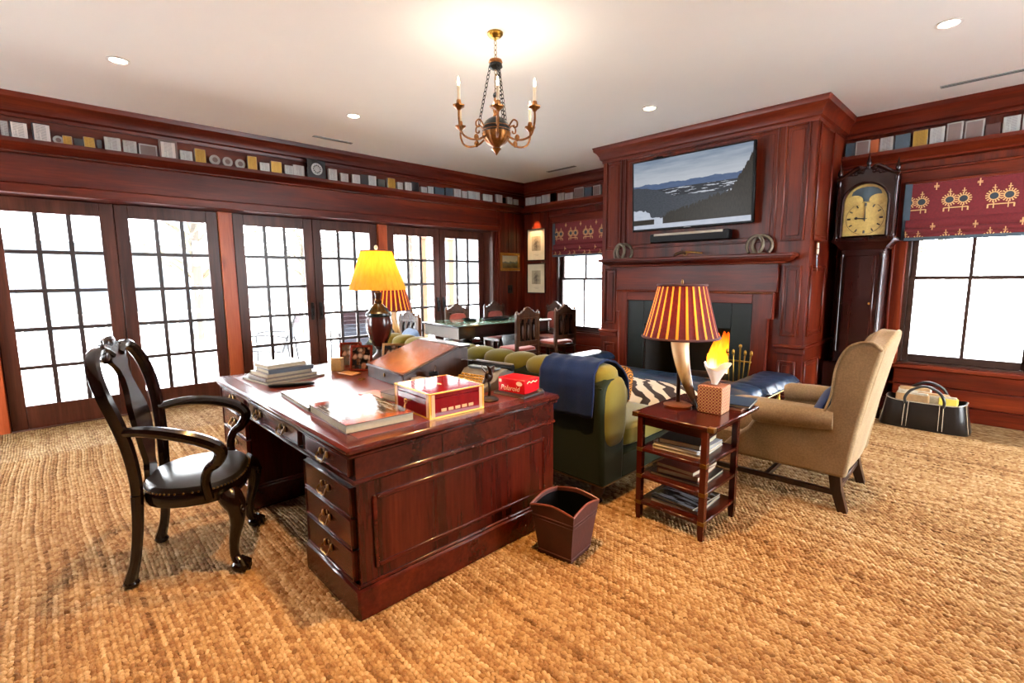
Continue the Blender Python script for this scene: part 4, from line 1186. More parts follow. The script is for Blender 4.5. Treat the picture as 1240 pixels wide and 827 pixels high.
# ------------------------------------------------------------------ longcase clock
ck_w = wood('dark_clock_mahogany', '#100504', '#220a07', '#34120c', 'Z', 0.25, 0, 1.0, 0.3)
ck = thing('longcase_clock', 'tall dark longcase clock with arched brass dial in the alcove', 'clock', (-1.195, 6.36, 0))
def KB(name, m, mat=ck_w, par=None, **k): return m.build(name, mat, par or ck, **k)
KB('plinth', MB().box(-.27, .27, -.13, .26, 0, .55, .01).box(-.285, .285, -.145, .26, 0, .1, .01))
KB('trunk', MB().box(-.19, .19, -.085, .24, .55, 1.82, .008))
td = KB('trunk_door', MB().box(-.135, .135, -.1, -.083, .66, 1.70, .006)); MB().blob((.105, -.108, 1.2), (.01, .008, .014), 1, 1, 6, 8).build('keyhole_plate', brass, td)
for s in (-1, 1): KB('quarter_column', MB().lathe([(.02, .66), (.024, .68), (.017, .70), (.017, 1.68), (.024, 1.70), (.02, 1.72)], 12, (s * .175, -.075, 0)))
HZ = .30
m = MB(); C2 = [(.0, 1.46 + HZ), (.012, 1.47 + HZ), (.025, 1.50 + HZ), (.055, 1.535 + HZ), (.075, 1.55 + HZ), (.08, 1.565 + HZ), (.0, 1.565 + HZ)]
m.ring([[(-.19 - d, .24, z) for d, z in C2], [(-.19 - d, -.085 - d, z) for d, z in C2], [(.19 + d, -.085 - d, z) for d, z in C2], [(.19 + d, .24, z) for d, z in C2]]); KB('cove_moulding', m)
def up(m): return m.xf(Matrix.Translation((0, 0, HZ)))
KB('hood_base', up(MB().box(-.265, .265, -.13, .26, 1.565, 1.59, .004)))
KB('hood', up(MB().box(-.235, -.205, -.08, .2, 1.59, 2.2).box(.205, .235, -.08, .2, 1.59, 2.2).box(-.235, .235, .15, .2, 1.59, 2.2).box(-.235, .235, -.08, .2, 2.2, 2.23)))
zc, ra = 1.945, .19
o = [(-.235, 1.59), (-.185, 1.59), (-.185, zc)] + arc(0, zc, .185, 180, 0, 20) + [(.185, 1.59), (.235, 1.59), (.235, 2.22), (-.235, 2.22)]
KB('hood_door', up(MB().prism(o, -.115, -.08, 'xz')))
KB('arch_moulding', up(MB().tube([(x, -.118, z) for x, z in [(-.2, 1.6), (-.2, zc)] + arc(0, zc, .2, 180, 0, 20) + [(.2, 1.6)]], .012, 6)))
dial_m = plain('brass_dial', '#b79a56', 0.5, 0.1, 0.2, 30)
dl = KB('dial', up(MB().prism([(-.185, 1.61), (.185, 1.61), (.185, zc)] + arc(0, zc, .185, 0, 180, 20), -.078, -.07, 'xz')), dial_m)
ink = plain('dial_black', '#17120e', 0.5)
m = MB(); cz = 1.785
for k in range(12):
    a = 2 * PI * k / 12; c_, s_ = math.sin(a), math.cos(a)
    m.tube([(c_ * .125, -.08, cz + s_ * .125), (c_ * .155, -.08, cz + s_ * .155)], .006 if k % 3 else .009, 4)
m.tube([(.165 * math.sin(2 * PI * k / 48), -.08, cz + .165 * math.cos(2 * PI * k / 48)) for k in range(49)], .002, 4)
up(m).build('numeral_ring', ink, dl)
up(MB().tube([(0, -.084, cz - .03), (0, -.084, cz + .13)], [.006, .003], 5)).build('minute_hand', ink, dl)
up(MB().tube([(.02, -.083, cz - .004), (-.09, -.083, cz + .005)], [.004, .007], 5).blob((-.075, -.083, cz + .005), (.014, .003, .014), 1, 1, 6, 8)).build('hour_hand', ink, dl)
up(MB().blob((0, -.079, 2.03), (.13, .003, .075), 1, 1, 8, 20)).build('moon_disc', plain('moon_blue', '#33424a', 0.4), dl)
for s in (-1, 1): up(MB().blob((s * .1, -.082, 1.97), (.075, .003, .055), 1, 1, 8, 16)).build('moon_hump', dial_m, dl)
for s in (-1, 1):
    KB('hood_column', up(MB().lathe([(.022, 1.59), (.024, 1.62), (.016, 1.64), (.0155, 2.12), (.024, 2.14), (.024, 2.18)], 14, (s * .245, -.1, 0))))
for s in (-1, 1):   # swan-neck pediment
    p = smooth_path([(s * .265, -.1, 2.20), (s * .2, -.1, 2.225), (s * .13, -.1, 2.275), (s * .08, -.1, 2.30), (s * .045, -.1, 2.285), (s * .065, -.1, 2.27)], 6)
    KB('swan_neck', up(MB().tube(p, .022, 8)))
KB('pediment', up(MB().prism([(-.25, 2.18), (.25, 2.18), (.25, 2.22), (.19, 2.24), (.12, 2.28), (.06, 2.29), (-.06, 2.29), (-.12, 2.28), (-.19, 2.24), (-.25, 2.22)], -.09, .12, 'xz')))
m = MB()
for s in (-1, 1):
    for k in range(6): m.blob((s * (.05 + k * .028), -.1, 2.25 - k * .008 + .01 * (k % 2)), (.017, .016, .014), 1, 1, 5, 8)
cv = KB('carved_vine', up(m)); cv['kind'] = 'stuff'
for x, z in ((-.245, 2.20), (.245, 2.20), (0, 2.28)):
    KB('finial', up(MB().lathe([(.022, 0), (.024, .02), (.012, .03), (.024, .055), (.018, .085), (.008, .12), (.002, .16)], 12, (x, -.09, z))))

# ------------------------------------------------------------------ roman blinds
def blind_mat():
    g = G('red_medallion_fabric'); x, y, z = g.xyz()
    cell = 0.32
    u = (x / cell).fract() - 0.5; w = u * cell
    wa = (w.abs() - 0.052)
    zz = (z - 0.38) / 0.40 + 0.5
    v = (zz.fract() - 0.5) * 0.40
    r = (wa * wa + v * v).sqrt()
    ang = g.math('ARCTAN2', v, wa)
    ray = ((ang * 16.0).sin().gt(0.0)) * r.gt(.040) * r.lt(.062)
    ring = r.gt(.031) * r.lt(.040)
    core = r.lt(.031)
    base_ = ((w.abs() - .05).abs().lt(.004) + ((v + .078).abs().lt(.005)) * (w.abs().lt(.09)) + ((w.abs() - .09).abs().lt(.006)) * ((v + .095).abs().lt(.018))).min(1.0) * v.lt(-.055) * v.gt(-.115)
    spike = (wa.abs().lt(.004) + ((v - .078).abs().lt(.004)) * wa.abs().lt(.016)).min(1.0) * v.gt(.055) * v.lt(.105)
    u2 = (x / cell + .5).fract() - .5; w2 = u2 * cell; v2 = (zz.fract() - .86) * .40
    cross = ((w2.abs().lt(.005)) * (v2.abs().lt(.035)) + ((v2.abs() - .006).abs().lt(.004)) * w2.abs().lt(.02)).min(1.0)
    cream = (ray + ring + base_ + spike + cross).min(1.0)
    n = g.noise(g.co(), 60.0, 2.0)
    red = g.mix(n, '#4a090f', '#6c1218')
    c = g.mix(core, red, '#2c3238'); c = g.mix(cream, c, '#b8905e')
    return g.done(c, 0.9)
BLIND = blind_mat()
border = plain('blue_grey_border', '#3a4650', 0.85)
for i, (a, b) in enumerate(WINS):
    w = (b - a) / 2 + .03
    t = thing('roman_blind', ['red medallion-print roman blind on the window near the dining table', 'red medallion-print roman blind above the log bag'][i], 'blind', ((a + b) / 2, YB - .045, 1.86))
    m = MB().prism([(-.005, .57), (.008, .57), (.008, .2), (-.005, .2)], -w, w, 'yz'); m.build('blind_panel', BLIND, t)
    for k, (z0, z1, d) in enumerate(((.11, .21, .035), (.05, .125, .05), (0, .07, .04))):
        m = MB(); rows = []
        for q in range(9):
            tt = q / 8; rows.append((-d * math.sin(tt * PI) * .8 - .005, z1 + (z0 - z1) * tt))
        m.prism(rows + [(p + .008, z) for p, z in rows[::-1]], -w, w, 'yz'); m.build('fold', BLIND, t)
    for s in (-1, 1): MB().box(s * w - .03, s * w + (.002 if s > 0 else .032) - (0 if s > 0 else .004), -.012, .01, .0, .57).build('side_border', border, t)
    MB().box(-w, w, -.046, -.03, -.012, .022, .004).build('hem_border', border, t)
    MB().box(-w, w, -.01, .03, .565, .59).build('head_rail', wood_x, t)

# ------------------------------------------------------------------ framed pictures and switch
gold_fr = plain('gold_leaf_frame', '#9a6a2a', 0.35, 0.7, 0.3, 40)
mat_m = plain('cream_mount', '#d6c9a8', 0.9, 0, .05)
def etch():
    g = G('etching'); n = g.noise(g.co(), 28.0, 5.0, .7); x, y, z = g.xyz()
    r = ((x * 9.0) * (x * 9.0) + (z * 5.0) * (z * 5.0)).sqrt()
    return g.done(g.ramp(n * .7 + r * .35, [(0.35, '#4a4034'), (0.6, '#9c8f74'), (0.8, '#b5a888')]), .9)
ET = etch()
def print_frame(loc, w, h, label):
    t = thing('framed_print', label, 'picture', loc)
    f = .02
    MB().box(-w, -w + f, -.025, 0, -h, h, .003).box(w - f, w, -.025, 0, -h, h, .003).box(-w + f, w - f, -.025, 0, -h, -h + f, .003).box(-w + f, w - f, -.025, 0, h - f, h, .003).build('frame', dark_wood, t)
    MB().box(-w + f, w - f, -.012, 0, -h + f, h - f).build('mount', mat_m, t)
    MB().box(-w * .48, w * .48, -.0135, -.011, -h * .38, h * .52).build('print', ET, t)
    for q in range(2): MB().box(-w * .3 + q * .05, w * .3 - q * .02, -.0135, -.011, -h * .62 - q * .02, -h * .62 - q * .02 + .005).build('caption_line', ET, t)
print_frame((-6.265, YB - .013, 2.09), .235, .295, 'upper of two cream-mounted framed prints on the panelled corner')
print_frame((-6.265, YB - .013, 1.475), .235, .28, 'lower of two cream-mounted framed prints on the panelled corner')
def landscape():
    g = G('small_landscape'); n = g.noise(g.co(), 12.0, 4.0); x, y, z = g.xyz()
    return g.done(g.ramp(z * 3.2 + .5 + (n - .5) * .35, [(0.1, '#3a2c14'), (0.36, '#7a6a38'), (0.46, '#5b6a5e'), (0.56, '#c9bd94'), (0.85, '#a9ab9a')]), .5)
t = thing('gilt_landscape', 'small landscape painting in a wide gilt frame near the corner', 'picture', (XL + .013, 6.30, 1.78))
MB().box(0, .03, -.25, .25, -.165, -.11, .008).box(0, .03, -.25, .25, .11, .165, .008).box(0, .03, -.25, -.195, -.11, .11, .008).box(0, .03, .195, .25, -.11, .11, .008).build('frame', gold_fr, t)
MB().box(0, .012, -.195, .195, -.11, .11).build('canvas', landscape(), t)
sw = thing('light_switch', 'dark bronze switch plate on the panelled pier', 'switch', (XL + .013, 6.31, 1.28))
MB().box(0, .006, -.06, .06, -.075, .075, .002).build('plate', iron, sw)
for s in (-1, 1): MB().box(.005, .012, s * .028 - .012, s * .028 + .012, -.03, .03, .002).build('rocker', black_plastic, sw)
L = bpy.data.lights.new('picture_spot', 'SPOT'); L.energy = 30; L.color = (1, .6, .28); L.spot_size = math.radians(60); L.spot_blend = .6; L.shadow_soft_size = .03
t = thing('picture_downlight', 'small brass spotlight under the ledge above the framed prints', 'spotlight', (-6.26, YB - .13, 2.655))
MB().lathe([(.025, .0), (.028, -.01), (.022, -.012), (.02, -.002)], 16).build('lamp_ring', brass, t)
lo = bpy.data.objects.new('picture_spot', L); COL.objects.link(lo); lo.parent = t; lo.location = (0, 0, -.02); lo.rotation_euler = (math.radians(14), 0, 0)

# ------------------------------------------------------------------ log bag with newspapers
bag = thing('log_bag', 'black leather log bag with white stitching under the window', 'bag', (-.55, 6.2, 0), math.radians(1))
def bag_ring(w, d, z, n=32, sag=0):
    return [(w * math.copysign(abs(math.cos(a)) ** .4, math.cos(a)), d * math.copysign(abs(math.sin(a)) ** .5, math.sin(a)), z - sag * (1 - (math.cos(a)) ** 2)) for a in [2 * PI * i / n for i in range(n)]]
MB().ring([bag_ring(.345, .17, 0), bag_ring(.35, .18, .02), bag_ring(.325, .17, .15), bag_ring(.305, .155, .29, sag=.02), bag_ring(.295, .147, .29, sag=.02), bag_ring(.30, .15, .04)]).build('bag_body', black_leather, bag)
stitch_m = plain('pale_stitching', '#b9ab90', 0.8)
m = MB()
for x in (-.15, -.12, .12, .15): m.tube([(x, -.178, .02), (x * .98, -.172, .15), (x * .96, -.156, .27)], .0022, 5)
for s in (-1, 1): m.tube([(s * .335, -.13, .02), (s * .315, -.125, .15), (s * .297, -.11, .28)], .0022, 5)
m.tube([Vector(p) + Vector((0, 0, -.004)) for p in bag_ring(.308, .158, .29, sag=.02)], .003, 5)
m.build('stitching', stitch_m, bag)
hl = plain('handle_leather', '#20201f', 0.35)
for s in (-1, 1): MB().tube(smooth_path([(-.14, s * .15, .24), (-.145, s * .165, .31), (-.10, s * .15, .385), (0, s * .13, .425), (.10, s * .15, .385), (.145, s * .165, .31), (.14, s * .15, .24)], 6), .013, 10).build('handle', hl, bag)
news = plain('newsprint', '#b8ad98', 0.9, 0, .25, 30)
news2 = plain('brown_paper', '#a88358', 0.9, 0, .2, 30)
news3 = plain('yellow_paper', '#cdbd4a', 0.8, 0, .1)
for k, (x, y, rz, tilt, m_, lb) in enumerate(((-.10, .085, 2, 14, news, 'folded newspaper standing tallest in the log bag'), (-.10, -.06, -3, 12, news2, 'brown paper bundle in front inside the log bag'), (.05, .015, 4, 14, news, 'rolled newspaper leaning at the middle of the log bag'), (.17, -.075, -6, 10, news3, 'yellow folded paper at one end of the log bag'))):
    nw = thing('newspaper', lb, 'newspaper', (-.55 + x, 6.2 + y, .20), math.radians(rz), 'papers in the log bag')
    MB().box(-.13 if k < 3 else -.07, .13 if k < 3 else .07, -.022, .022, 0, .13 + .03 * (k == 0), .008).xf(Matrix.Rotation(math.radians(tilt - 14), 4, 'X')).build('paper_fold', m_, nw)
    MB().box(-.12 if k < 3 else -.06, .12 if k < 3 else .06, -.012, .012, .1, .145 + .03 * (k == 0), .004).xf(Matrix.Rotation(math.radians(tilt - 10), 4, 'X')).build('inner_sheet', news if m_ != news else news2, nw)
# ------------------------------------------------------------------ chandelier
chd = thing('chandelier', 'gilt and black chandelier with six candle lights hanging from the ceiling', 'chandelier', (-2.72, 2.48, ZC))
blk_globe = plain('black_lacquer', '#0c0a08', 0.5, spec=.2)
def HB(name, m, mat=gilt, par=None, **k): return m.build(name, mat, par or chd, **k)
HB('ceiling_canopy', MB().lathe([(.055, 0), (.055, -.012), (.04, -.028), (.015, -.035), (.008, -.05)], 20), brass)
def link_chain(a, b, ln=.035, r=.0028, w=.010):
    a, b = Vector(a), Vector(b); d = b - a; n = max(2, int(d.length / (ln * .78))); m = MB()
    t = d.normalized(); s0 = t.cross(Vector((0, 1, .01))).normalized(); s1 = t.cross(s0)
    for k in range(n):
        c = a + d * ((k + .5) / n); s_ = s0 if k % 2 else s1
        m.tube([c + t * (ln / 2) * math.sin(2 * PI * q / 10) + s_ * w * math.cos(2 * PI * q / 10) for q in range(11)], r, 5)
    return m
HB('chain', link_chain((0, 0, -.05), (0, 0, -.175)), old_brass)
HB('top_plate', MB().lathe([(.01, -.17), (.045, -.18), (.05, -.195), (.04, -.205)], 20))
HB('top_plate_ring', MB().lathe([(.045, -.205), (.05, -.225), (.03, -.24), (.005, -.245)], 20), blk_globe)
for k in range(3):
    a = math.radians(100 + 120 * k)
    HB('chain', link_chain((.04 * math.cos(a), .04 * math.sin(a), -.22), (.125 * math.cos(a), .125 * math.sin(a), -.605)), iron)
HB('chain', link_chain((0, 0, -.245), (0, 0, -.40)), old_brass)
HB('finial_ball', MB().blob((0, 0, -.415), (.022, .022, .022), 1, 1, 8, 12), blk_globe)
HB('stem', MB().lathe([(.012, -.43), (.016, -.45), (.012, -.47), (.035, -.485), (.05, -.49), (.025, -.51), (.018, -.54), (.024, -.56), (.03, -.57)], 16))
HB('globe', MB().blob((0, 0, -.645), (.098, .098, .085), 1, 1, 14, 24), blk_globe)
for z, r in ((-.63, .0985), (-.655, .0985)): HB('globe_band', MB().tube([(r * math.cos(2 * PI * k / 32), r * math.sin(2 * PI * k / 32), z) for k in range(33)], .003, 5))
HB('ribbed_bowl', MB().lathe([(.099, -.668), (.098, -.69), (.085, -.72), (.062, -.745), (.03, -.765), (.02, -.775)], 48, (0, 0, 0), lambda a, z: 1 + .04 * math.cos(16 * a)))
HB('drop_finial', MB().lathe([(.02, -.77), (.035, -.78), (.022, -.795), (.012, -.81), (.002, -.825)], 12))
candle_m = plain('candle_sleeve', '#c8b79c', 0.5)
bulb2 = emis('candle_bulb', '#ffe8bc', 12.0)
armA = None
for k in range(6):
    a = math.radians(20 + 60 * k); ca, sa = math.cos(a), math.sin(a)
    hi = .0 if k % 2 else .05
    p = smooth_path([(.09, 0, -.70), (.15, 0, -.735), (.22, 0, -.74), (.275, 0, -.715), (.30, 0, -.66 + hi * .5), (.30, 0, -.60 + hi)], 5)
    R = Matrix.Rotation(a, 4, 'Z')
    ar = HB('arm', MB().tube(p, .0075, 7).xf(R))
    sc = smooth_path([(.10, 0, -.64), (.135, 0, -.60), (.165, 0, -.615), (.165, 0, -.645), (.145, 0, -.65), (.14, 0, -.635)], 4)
    MB().tube(sc, .006, 6).blob((.165, 0, -.725), (.02, .012, .025), 1, 1, 6, 8).xf(R).build('scroll', gilt, ar)
    zb = -.60 + hi
    MB().lathe([(.008, zb - .02), (.02, zb - .005), (.04, zb + .008), (.042, zb + .016), (.02, zb + .02), (.016, zb + .045), (.014, zb + .05)], 16, (.30, 0, 0), lambda a_, z: 1 + .06 * math.cos(10 * a_)).xf(R).build('candle_cup', gilt, ar)
    cn = HB('candle_sleeve', MB().lathe([(.0115, zb + .045), (.0115, zb + .14), (.004, zb + .143)], 12, (.30, 0, 0)).xf(R), candle_m)
    MB().lathe([(.004, zb + .142), (.0095, zb + .158), (.008, zb + .175), (.0015, zb + .20)], 10, (.30, 0, 0)).xf(R).build('bulb', bulb2, cn)
    L = bpy.data.lights.new('candle_light', 'POINT'); L.energy = 0.8; L.color = (1.0, .88, .72); L.shadow_soft_size = .02
    lo = bpy.data.objects.new('candle_light', L); COL.objects.link(lo); lo.parent = chd; lo.location = (.30 * ca, .30 * sa, zb + .21)

# ------------------------------------------------------------------ books
def cover_mat(name, c, rough=.5): return plain(name, c, rough, 0, .1, 20)
CM = {}
def cov(c, rough=.45):
    if (c, rough) not in CM: CM[c, rough] = cover_mat('book_cover_' + c.strip('#'), c, rough)
    return CM[c, rough]
def book(name, label, loc, w, d, h, rz, cover, spine='x-', group=None, cat='book', art=None):
    """lies flat: w along x, d along y, h high; spine on the named side"""
    t = thing(name, label, cat, loc, math.radians(rz), group)
    c = .003 if h > .015 else .0012
    mat = cover if not isinstance(cover, str) else cov(cover)
    m = MB().box(-w / 2, w / 2, -d / 2, d / 2, 0, c).box(-w / 2, w / 2, -d / 2, d / 2, h - c, h)
    if spine == 'x-': m.box(-w / 2 - .001, -w / 2 + c, -d / 2, d / 2, 0, h, .001)
    elif spine == 'x+': m.box(w / 2 - c, w / 2 + .001, -d / 2, d / 2, 0, h, .001)
    elif spine == 'y-': m.box(-w / 2, w / 2, -d / 2 - .001, -d / 2 + c, 0, h, .001)
    else: m.box(-w / 2, w / 2, d / 2 - c, d / 2 + .001, 0, h, .001)
    m.build('cover', mat, t)
    e = .004
    MB().box(-w / 2 + e, w / 2 - e, -d / 2 + e, d / 2 - e, c, h - c).build('pages', paper_m, t)
    if art is not None: MB().box(-w / 2 + .002, w / 2 - .002, -d / 2 + .002, d / 2 - .002, h, h + .0006).build('cover_picture', art, t)
    return t
z = .8015
def stack(items, x, y, z, group):
    for (nm, lb, dx, dy, w, d, h, rz, c, sp) in items:
        book(nm, lb, (x + dx, y + dy, z), w, d, h, rz, c, sp, group); z += h
    return z
G1 = 'books stacked at the corner of the desk'
stack((('large_book', 'thin grey book at the bottom of the desk corner stack', 0, 0, .36, .42, .014, 8, '#4a4844', 'x-'),
       ('large_book', 'brown book second from bottom of the desk corner stack', .0, -.01, .30, .36, .022, 5, '#4a382a', 'y-'),
       ('hardback_book', 'cream book third from bottom of the desk corner stack', -.01, -.015, .27, .32, .024, 6, '#74685a', 'x-'),
       ('hardback_book', 'navy book below the top of the desk corner stack', .01, .0, .24, .31, .028, 3, '#0c1226', 'x+'),
       ('hardback_book', 'white book on top of the desk corner stack', -.02, -.02, .22, .27, .026, 7, '#8f8a80', 'y+')), -3.60, 1.21, z, G1)
def art_cover():
    g = G('photo_cover'); n = g.noise(g.co(), 9.0, 5.0, .7, .8); x, y, zz = g.xyz()
    s_ = (g.noise(g.scaled((4, 26, 1)), 1.0, 4.0, .7))
    c = g.ramp(s_, [(0.3, '#0c0a08'), (0.48, '#2c2a28'), (0.56, '#74767a'), (0.75, '#302c28')])
    e = ((x * 3.2).abs() + (n - .5) * 1.1).gt(.62)
    c = g.mix(e, c, g.ramp(n, [(0.35, '#1c100a'), (0.55, '#7a2e18'), (0.7, '#302418')]))
    return g.done(c, .1, spec=.3)
book('art_book', 'thick art book with glossy photographic cover near the desk corner', (-2.29, 1.125, z), .50, .345, .042, -4, '#3a2418', 'x-', art=art_cover())
def sky_cover():
    g = G('sky_cover'); n = g.noise(g.co(), 4.0, 3.0); return g.done(g.mix(n, '#36424e', '#5a6672'), .25, spec=.3)
book('picture_book', 'pale blue-grey picture book lying beside the art book', (-2.80, 1.125, z), .50, .285, .02, -4, '#7d8890', 'x-', art=sky_cover())
book('notebook', 'small pink notebook on the desk leather', (-2.62, 1.40, z), .20, .12, .012, 8, '#b06a6a', 'y-')
book('hardback_book', 'dark book lying against the red cigar box', (-2.46, 1.46, z), .2, .14, .04, 6, '#2a1c16', 'x+')
book('hardback_book', 'black book beneath the red box', (-2.06, 2.04, z), .24, .2, .014, 6, '#12100f', 'x+')
tr = thing('pen_tray', 'long black boat-shaped pen tray near the desk edge', 'tray', (-3.26, 1.135, z), math.radians(66))
MB().blob((0, 0, .012), (.14, .035, .013), .6, 1, 8, 24).build('tray_body', black_plastic, tr)
MB().blob((0, 0, .022), (.12, .024, .006), .6, 1, 6, 20).build('tray_inlay', plain('grey_felt', '#57504a', .8), tr)

# ------------------------------------------------------------------ cigar box
lac = G('red_lacquer'); n_ = lac.noise(lac.scaled((3, 30, 3)), 1.0, 3.0); lac = lac.done(lac.mix(n_, '#520610', '#7e1016'), .07, spec=.35)
inlay = plain('gold_inlay', '#c98f2c', .25, .3)
pale_in = plain('pale_wood_inlay', '#c89468', .3)
cb = thing('cigar_box', 'red lacquered humidor box with gold inlaid edges and a key', 'box', (-2.14, 1.51, z), math.radians(-3))
w, d, h = .178, .168, .13
MB().box(-w, w, -d, d, .006, h - .03, .003).build('box_body', lac, cb)
ld = MB().box(-w, w, -d, d, h - .029, h, .003).build('lid', lac, cb)
m = MB()
for s in (-1, 1):
    m.box(-w - .001, w + .001, s * d - .004, s * d + .004, h - .006, h + .0012, .001); m.box(s * w - .004, s * w + .004, -d, d, h - .006, h + .0012, .001)
m.build('gold_edge', inlay, ld)
MB().prism([(-.03, 0), (0, -.012), (.03, 0), (0, .012)], h, h + .0008, 'xy').build('lid_motif', inlay, ld)
m = MB()
for s in (-1, 1): m.box(-w - .002, w + .002, s * d - .002, s * d + .002, 0, .008); m.box(s * w - .002, s * w + .002, -d, d, 0, .008)
m.build('base_band', inlay, cb)
for sx in (-1, 1):
    for sy in (-1, 1):
        MB().box(sx * (w - .03), sx * (w - .012), sy * d - .0015, sy * d + .0015, .008, h - .008).box(sx * w - .0015, sx * w + .0015, sy * (d - .03), sy * (d - .012), .008, h - .008).build('corner_strip', pale_in, cb)
        for q in range(9): pass
        MB().box(sx * (w - .01), sx * (w + .001), sy * (d + .001), sy * (d - .01), .008, h - .008).build('corner_bead', inlay, cb)
for k in range(5): MB().box(w, w + .0015, -.10 + k * .042, -.10 + k * .042 + .03, .03, .045).build('side_inlay', pale_in, cb)
ky = MB().tube([(-.0, -d, .07), (-.0, -d - .03, .07)], .003, 6).tube([(.0 + .012 * math.cos(2 * PI * q / 12), -d - .034, .07 + .012 * math.sin(2 * PI * q / 12)) for q in range(13)], .003, 5).build('key', brass, cb)
MB().tube([(0, -d - .036, .06), (-.004, -d - .04, .035), (-.008, -d - .038, .012)], [.003, .006, .009], 7).build('tassel', plain('tassel_thread', '#c79a68', .9), ky)

# ------------------------------------------------------------------ writing slope
hide = leather('slope_leather', '#4a2010', '#8a4a24', .25, 150, 3)
ws = thing('writing_slope', 'brown leather-topped sloping writing box on the desk', 'writing box', (-2.92, 1.86, z), math.radians(-4))
sx = .25
MB().prism([(-.23, 0), (.27, 0), (.27, .215), (.18, .225), (-.23, .085)], -sx - .02, sx + .02, 'yz').build('box_body', dark_wood, ws, bevel=.004)
m = MB().box(-sx - .03, sx + .03, -.25, .205, 0, .016, .005); m.xf(Matrix.Translation((0, 0, .155)) @ Matrix.Rotation(math.atan2(.14, .41), 4, 'X')); m.build('sloping_lid', dark_wood, ws)
m = MB().box(-sx - .012, sx + .012, -.235, .19, .0155, .018); m.xf(Matrix.Translation((0, 0, .155)) @ Matrix.Rotation(math.atan2(.14, .41), 4, 'X')); m.build('leather_panel', hide, ws)
MB().box(-sx - .03, sx + .03, .195, .285, .222, .236, .004).build('flat_top', dark_wood, ws)
MB().box(-.008, .008, -.235, -.229, .04, .06, .001).build('lock_plate', brass, ws)
cup = thing('pen_cup', 'black cylindrical pen cup behind the cigar box', 'cup', (-2.56, 1.77, z))
MB().lathe([(.03, 0), (.032, .004), (.032, .1), (.029, .1), (.028, .01), (.001, .008)], 20).build('cup_wall', black_plastic, cup)
pn = thing('ballpoint_pen', 'thin steel pen standing in the black pen cup', 'pen', (-2.56, 1.77, z + .009))
MB().tube([(0, 0, 0), (.011, .006, .13)], .003, 6).build('barrel', steel, pn); MB().tube([(.011, .006, .13), (.0122, .0065, .142)], .0022, 6).build('clicker', black_plastic, pn)
sbx = thing('small_box', 'small square grey box beside the black pen cup', 'box', (-2.62, 1.70, z), math.radians(12))
MB().box(-.04, .04, -.035, .035, 0, .052, .003).build('box_body', plain('grey_card', '#5c565a', .4), sbx); MB().box(-.041, .041, -.036, .036, .052, .066, .003).build('lid', plain('grey_card_lid', '#8d878a', .35), sbx)

# ------------------------------------------------------------------ typewriter
tgrey = plain('putty_metal', '#55524c', .4, .1)
ty = thing('typewriter', 'grey portable typewriter with rows of yellow keys', 'typewriter', (-2.385, 2.02, z), math.radians(8))
MB().prism([(-.15, 0), (.15, 0), (.15, .10), (.06, .115), (-.0, .10), (-.04, .06), (-.15, .03)], -.155, .155, 'yz').build('machine_body', tgrey, ty, bevel=.006)
MB().box(-.12, .12, -.0, .055, .112, .122, .003).build('ribbon_cover', plain('slate_panel', '#4d5a60', .4), ty)
ca = MB().tube([(-.165, .1, .12), (.165, .1, .12)], .018, 14).build('carriage_roller', black_plastic, ty)
MB().box(-.16, .16, .115, .145, .09, .14, .005).build('carriage', tgrey, ty)
for s in (-1, 1): MB().tube([(s * .165, .1, .12), (s * .182, .1, .12)], .021, 14).build('platen_knob', black_plastic, ty)
MB().tube([(-.165, .09, .135), (-.185, .04, .15), (-.19, .01, .15)], .004, 6).build('return_lever', steel, ty)
keym = plain('yellow_keys', '#9c741c', .45)
key0 = None
for r in range(4):
    for k in range(10):
        p = (-.12 + k * .026 + r * .006, -.14 + r * .026, .042 + r * .0105)
        if key0 is None: key0 = MB().lathe([(.009, 0), (.0105, .006), (.009, .01), (.001, .0095)], 10).build('key', keym, ty, loc=p)
        else: inst(key0, ty, p)
MB().box(-.08, .08, -.158, -.146, .034, .042, .003).build('space_bar', keym, ty)

# ------------------------------------------------------------------ bronze bird, red box, oddments
brz = plain('dark_bronze', '#2a1a12', .35, .7)
bd = thing('bronze_bird', 'dark bronze bird figure perched on a round base by the typewriter', 'figurine', (-2.06, 1.80, z))
MB().lathe([(.055, 0), (.058, .008), (.045, .02), (.015, .026)], 20).build('base', brz, bd)
MB().tube(smooth_path([(0, 0, .02), (.006, 0, .07), (-.004, .004, .11)], 5), [.008] * 11, 7).build('stem', brz, bd)
MB().blob((0, .0, .14), (.018, .03, .035), 1, 1, 8, 12).tube([(0, .018, .16), (0, .03, .185), (0, .045, .195)], [.014, .012, .003], 8).tube([(0, -.02, .125), (0, -.05, .095)], [.014, .004], 7).build('bird', brz, bd)
for s in (-1, 1): MB().tube([(s * .015, 0, .15), (s * .035, -.02, .185), (s * .02, -.035, .215)], [.012, .01, .002], 7, .4).build('wing', brz, bd)
redcard = plain('red_card', '#b00f1a', .25, 0, .08)
rb = thing('red_carton', 'bright red lettered carton standing on a black book', 'carton', (-2.07, 2.05, z + .014), math.radians(8))
rw, rd, rh = .10, .075, .085
MB().box(-rw, rw, -rd, rd, 0, rh, .003).build('carton_body', redcard, rb)
cream = plain('cream_print', '#e6c8b0', .5)
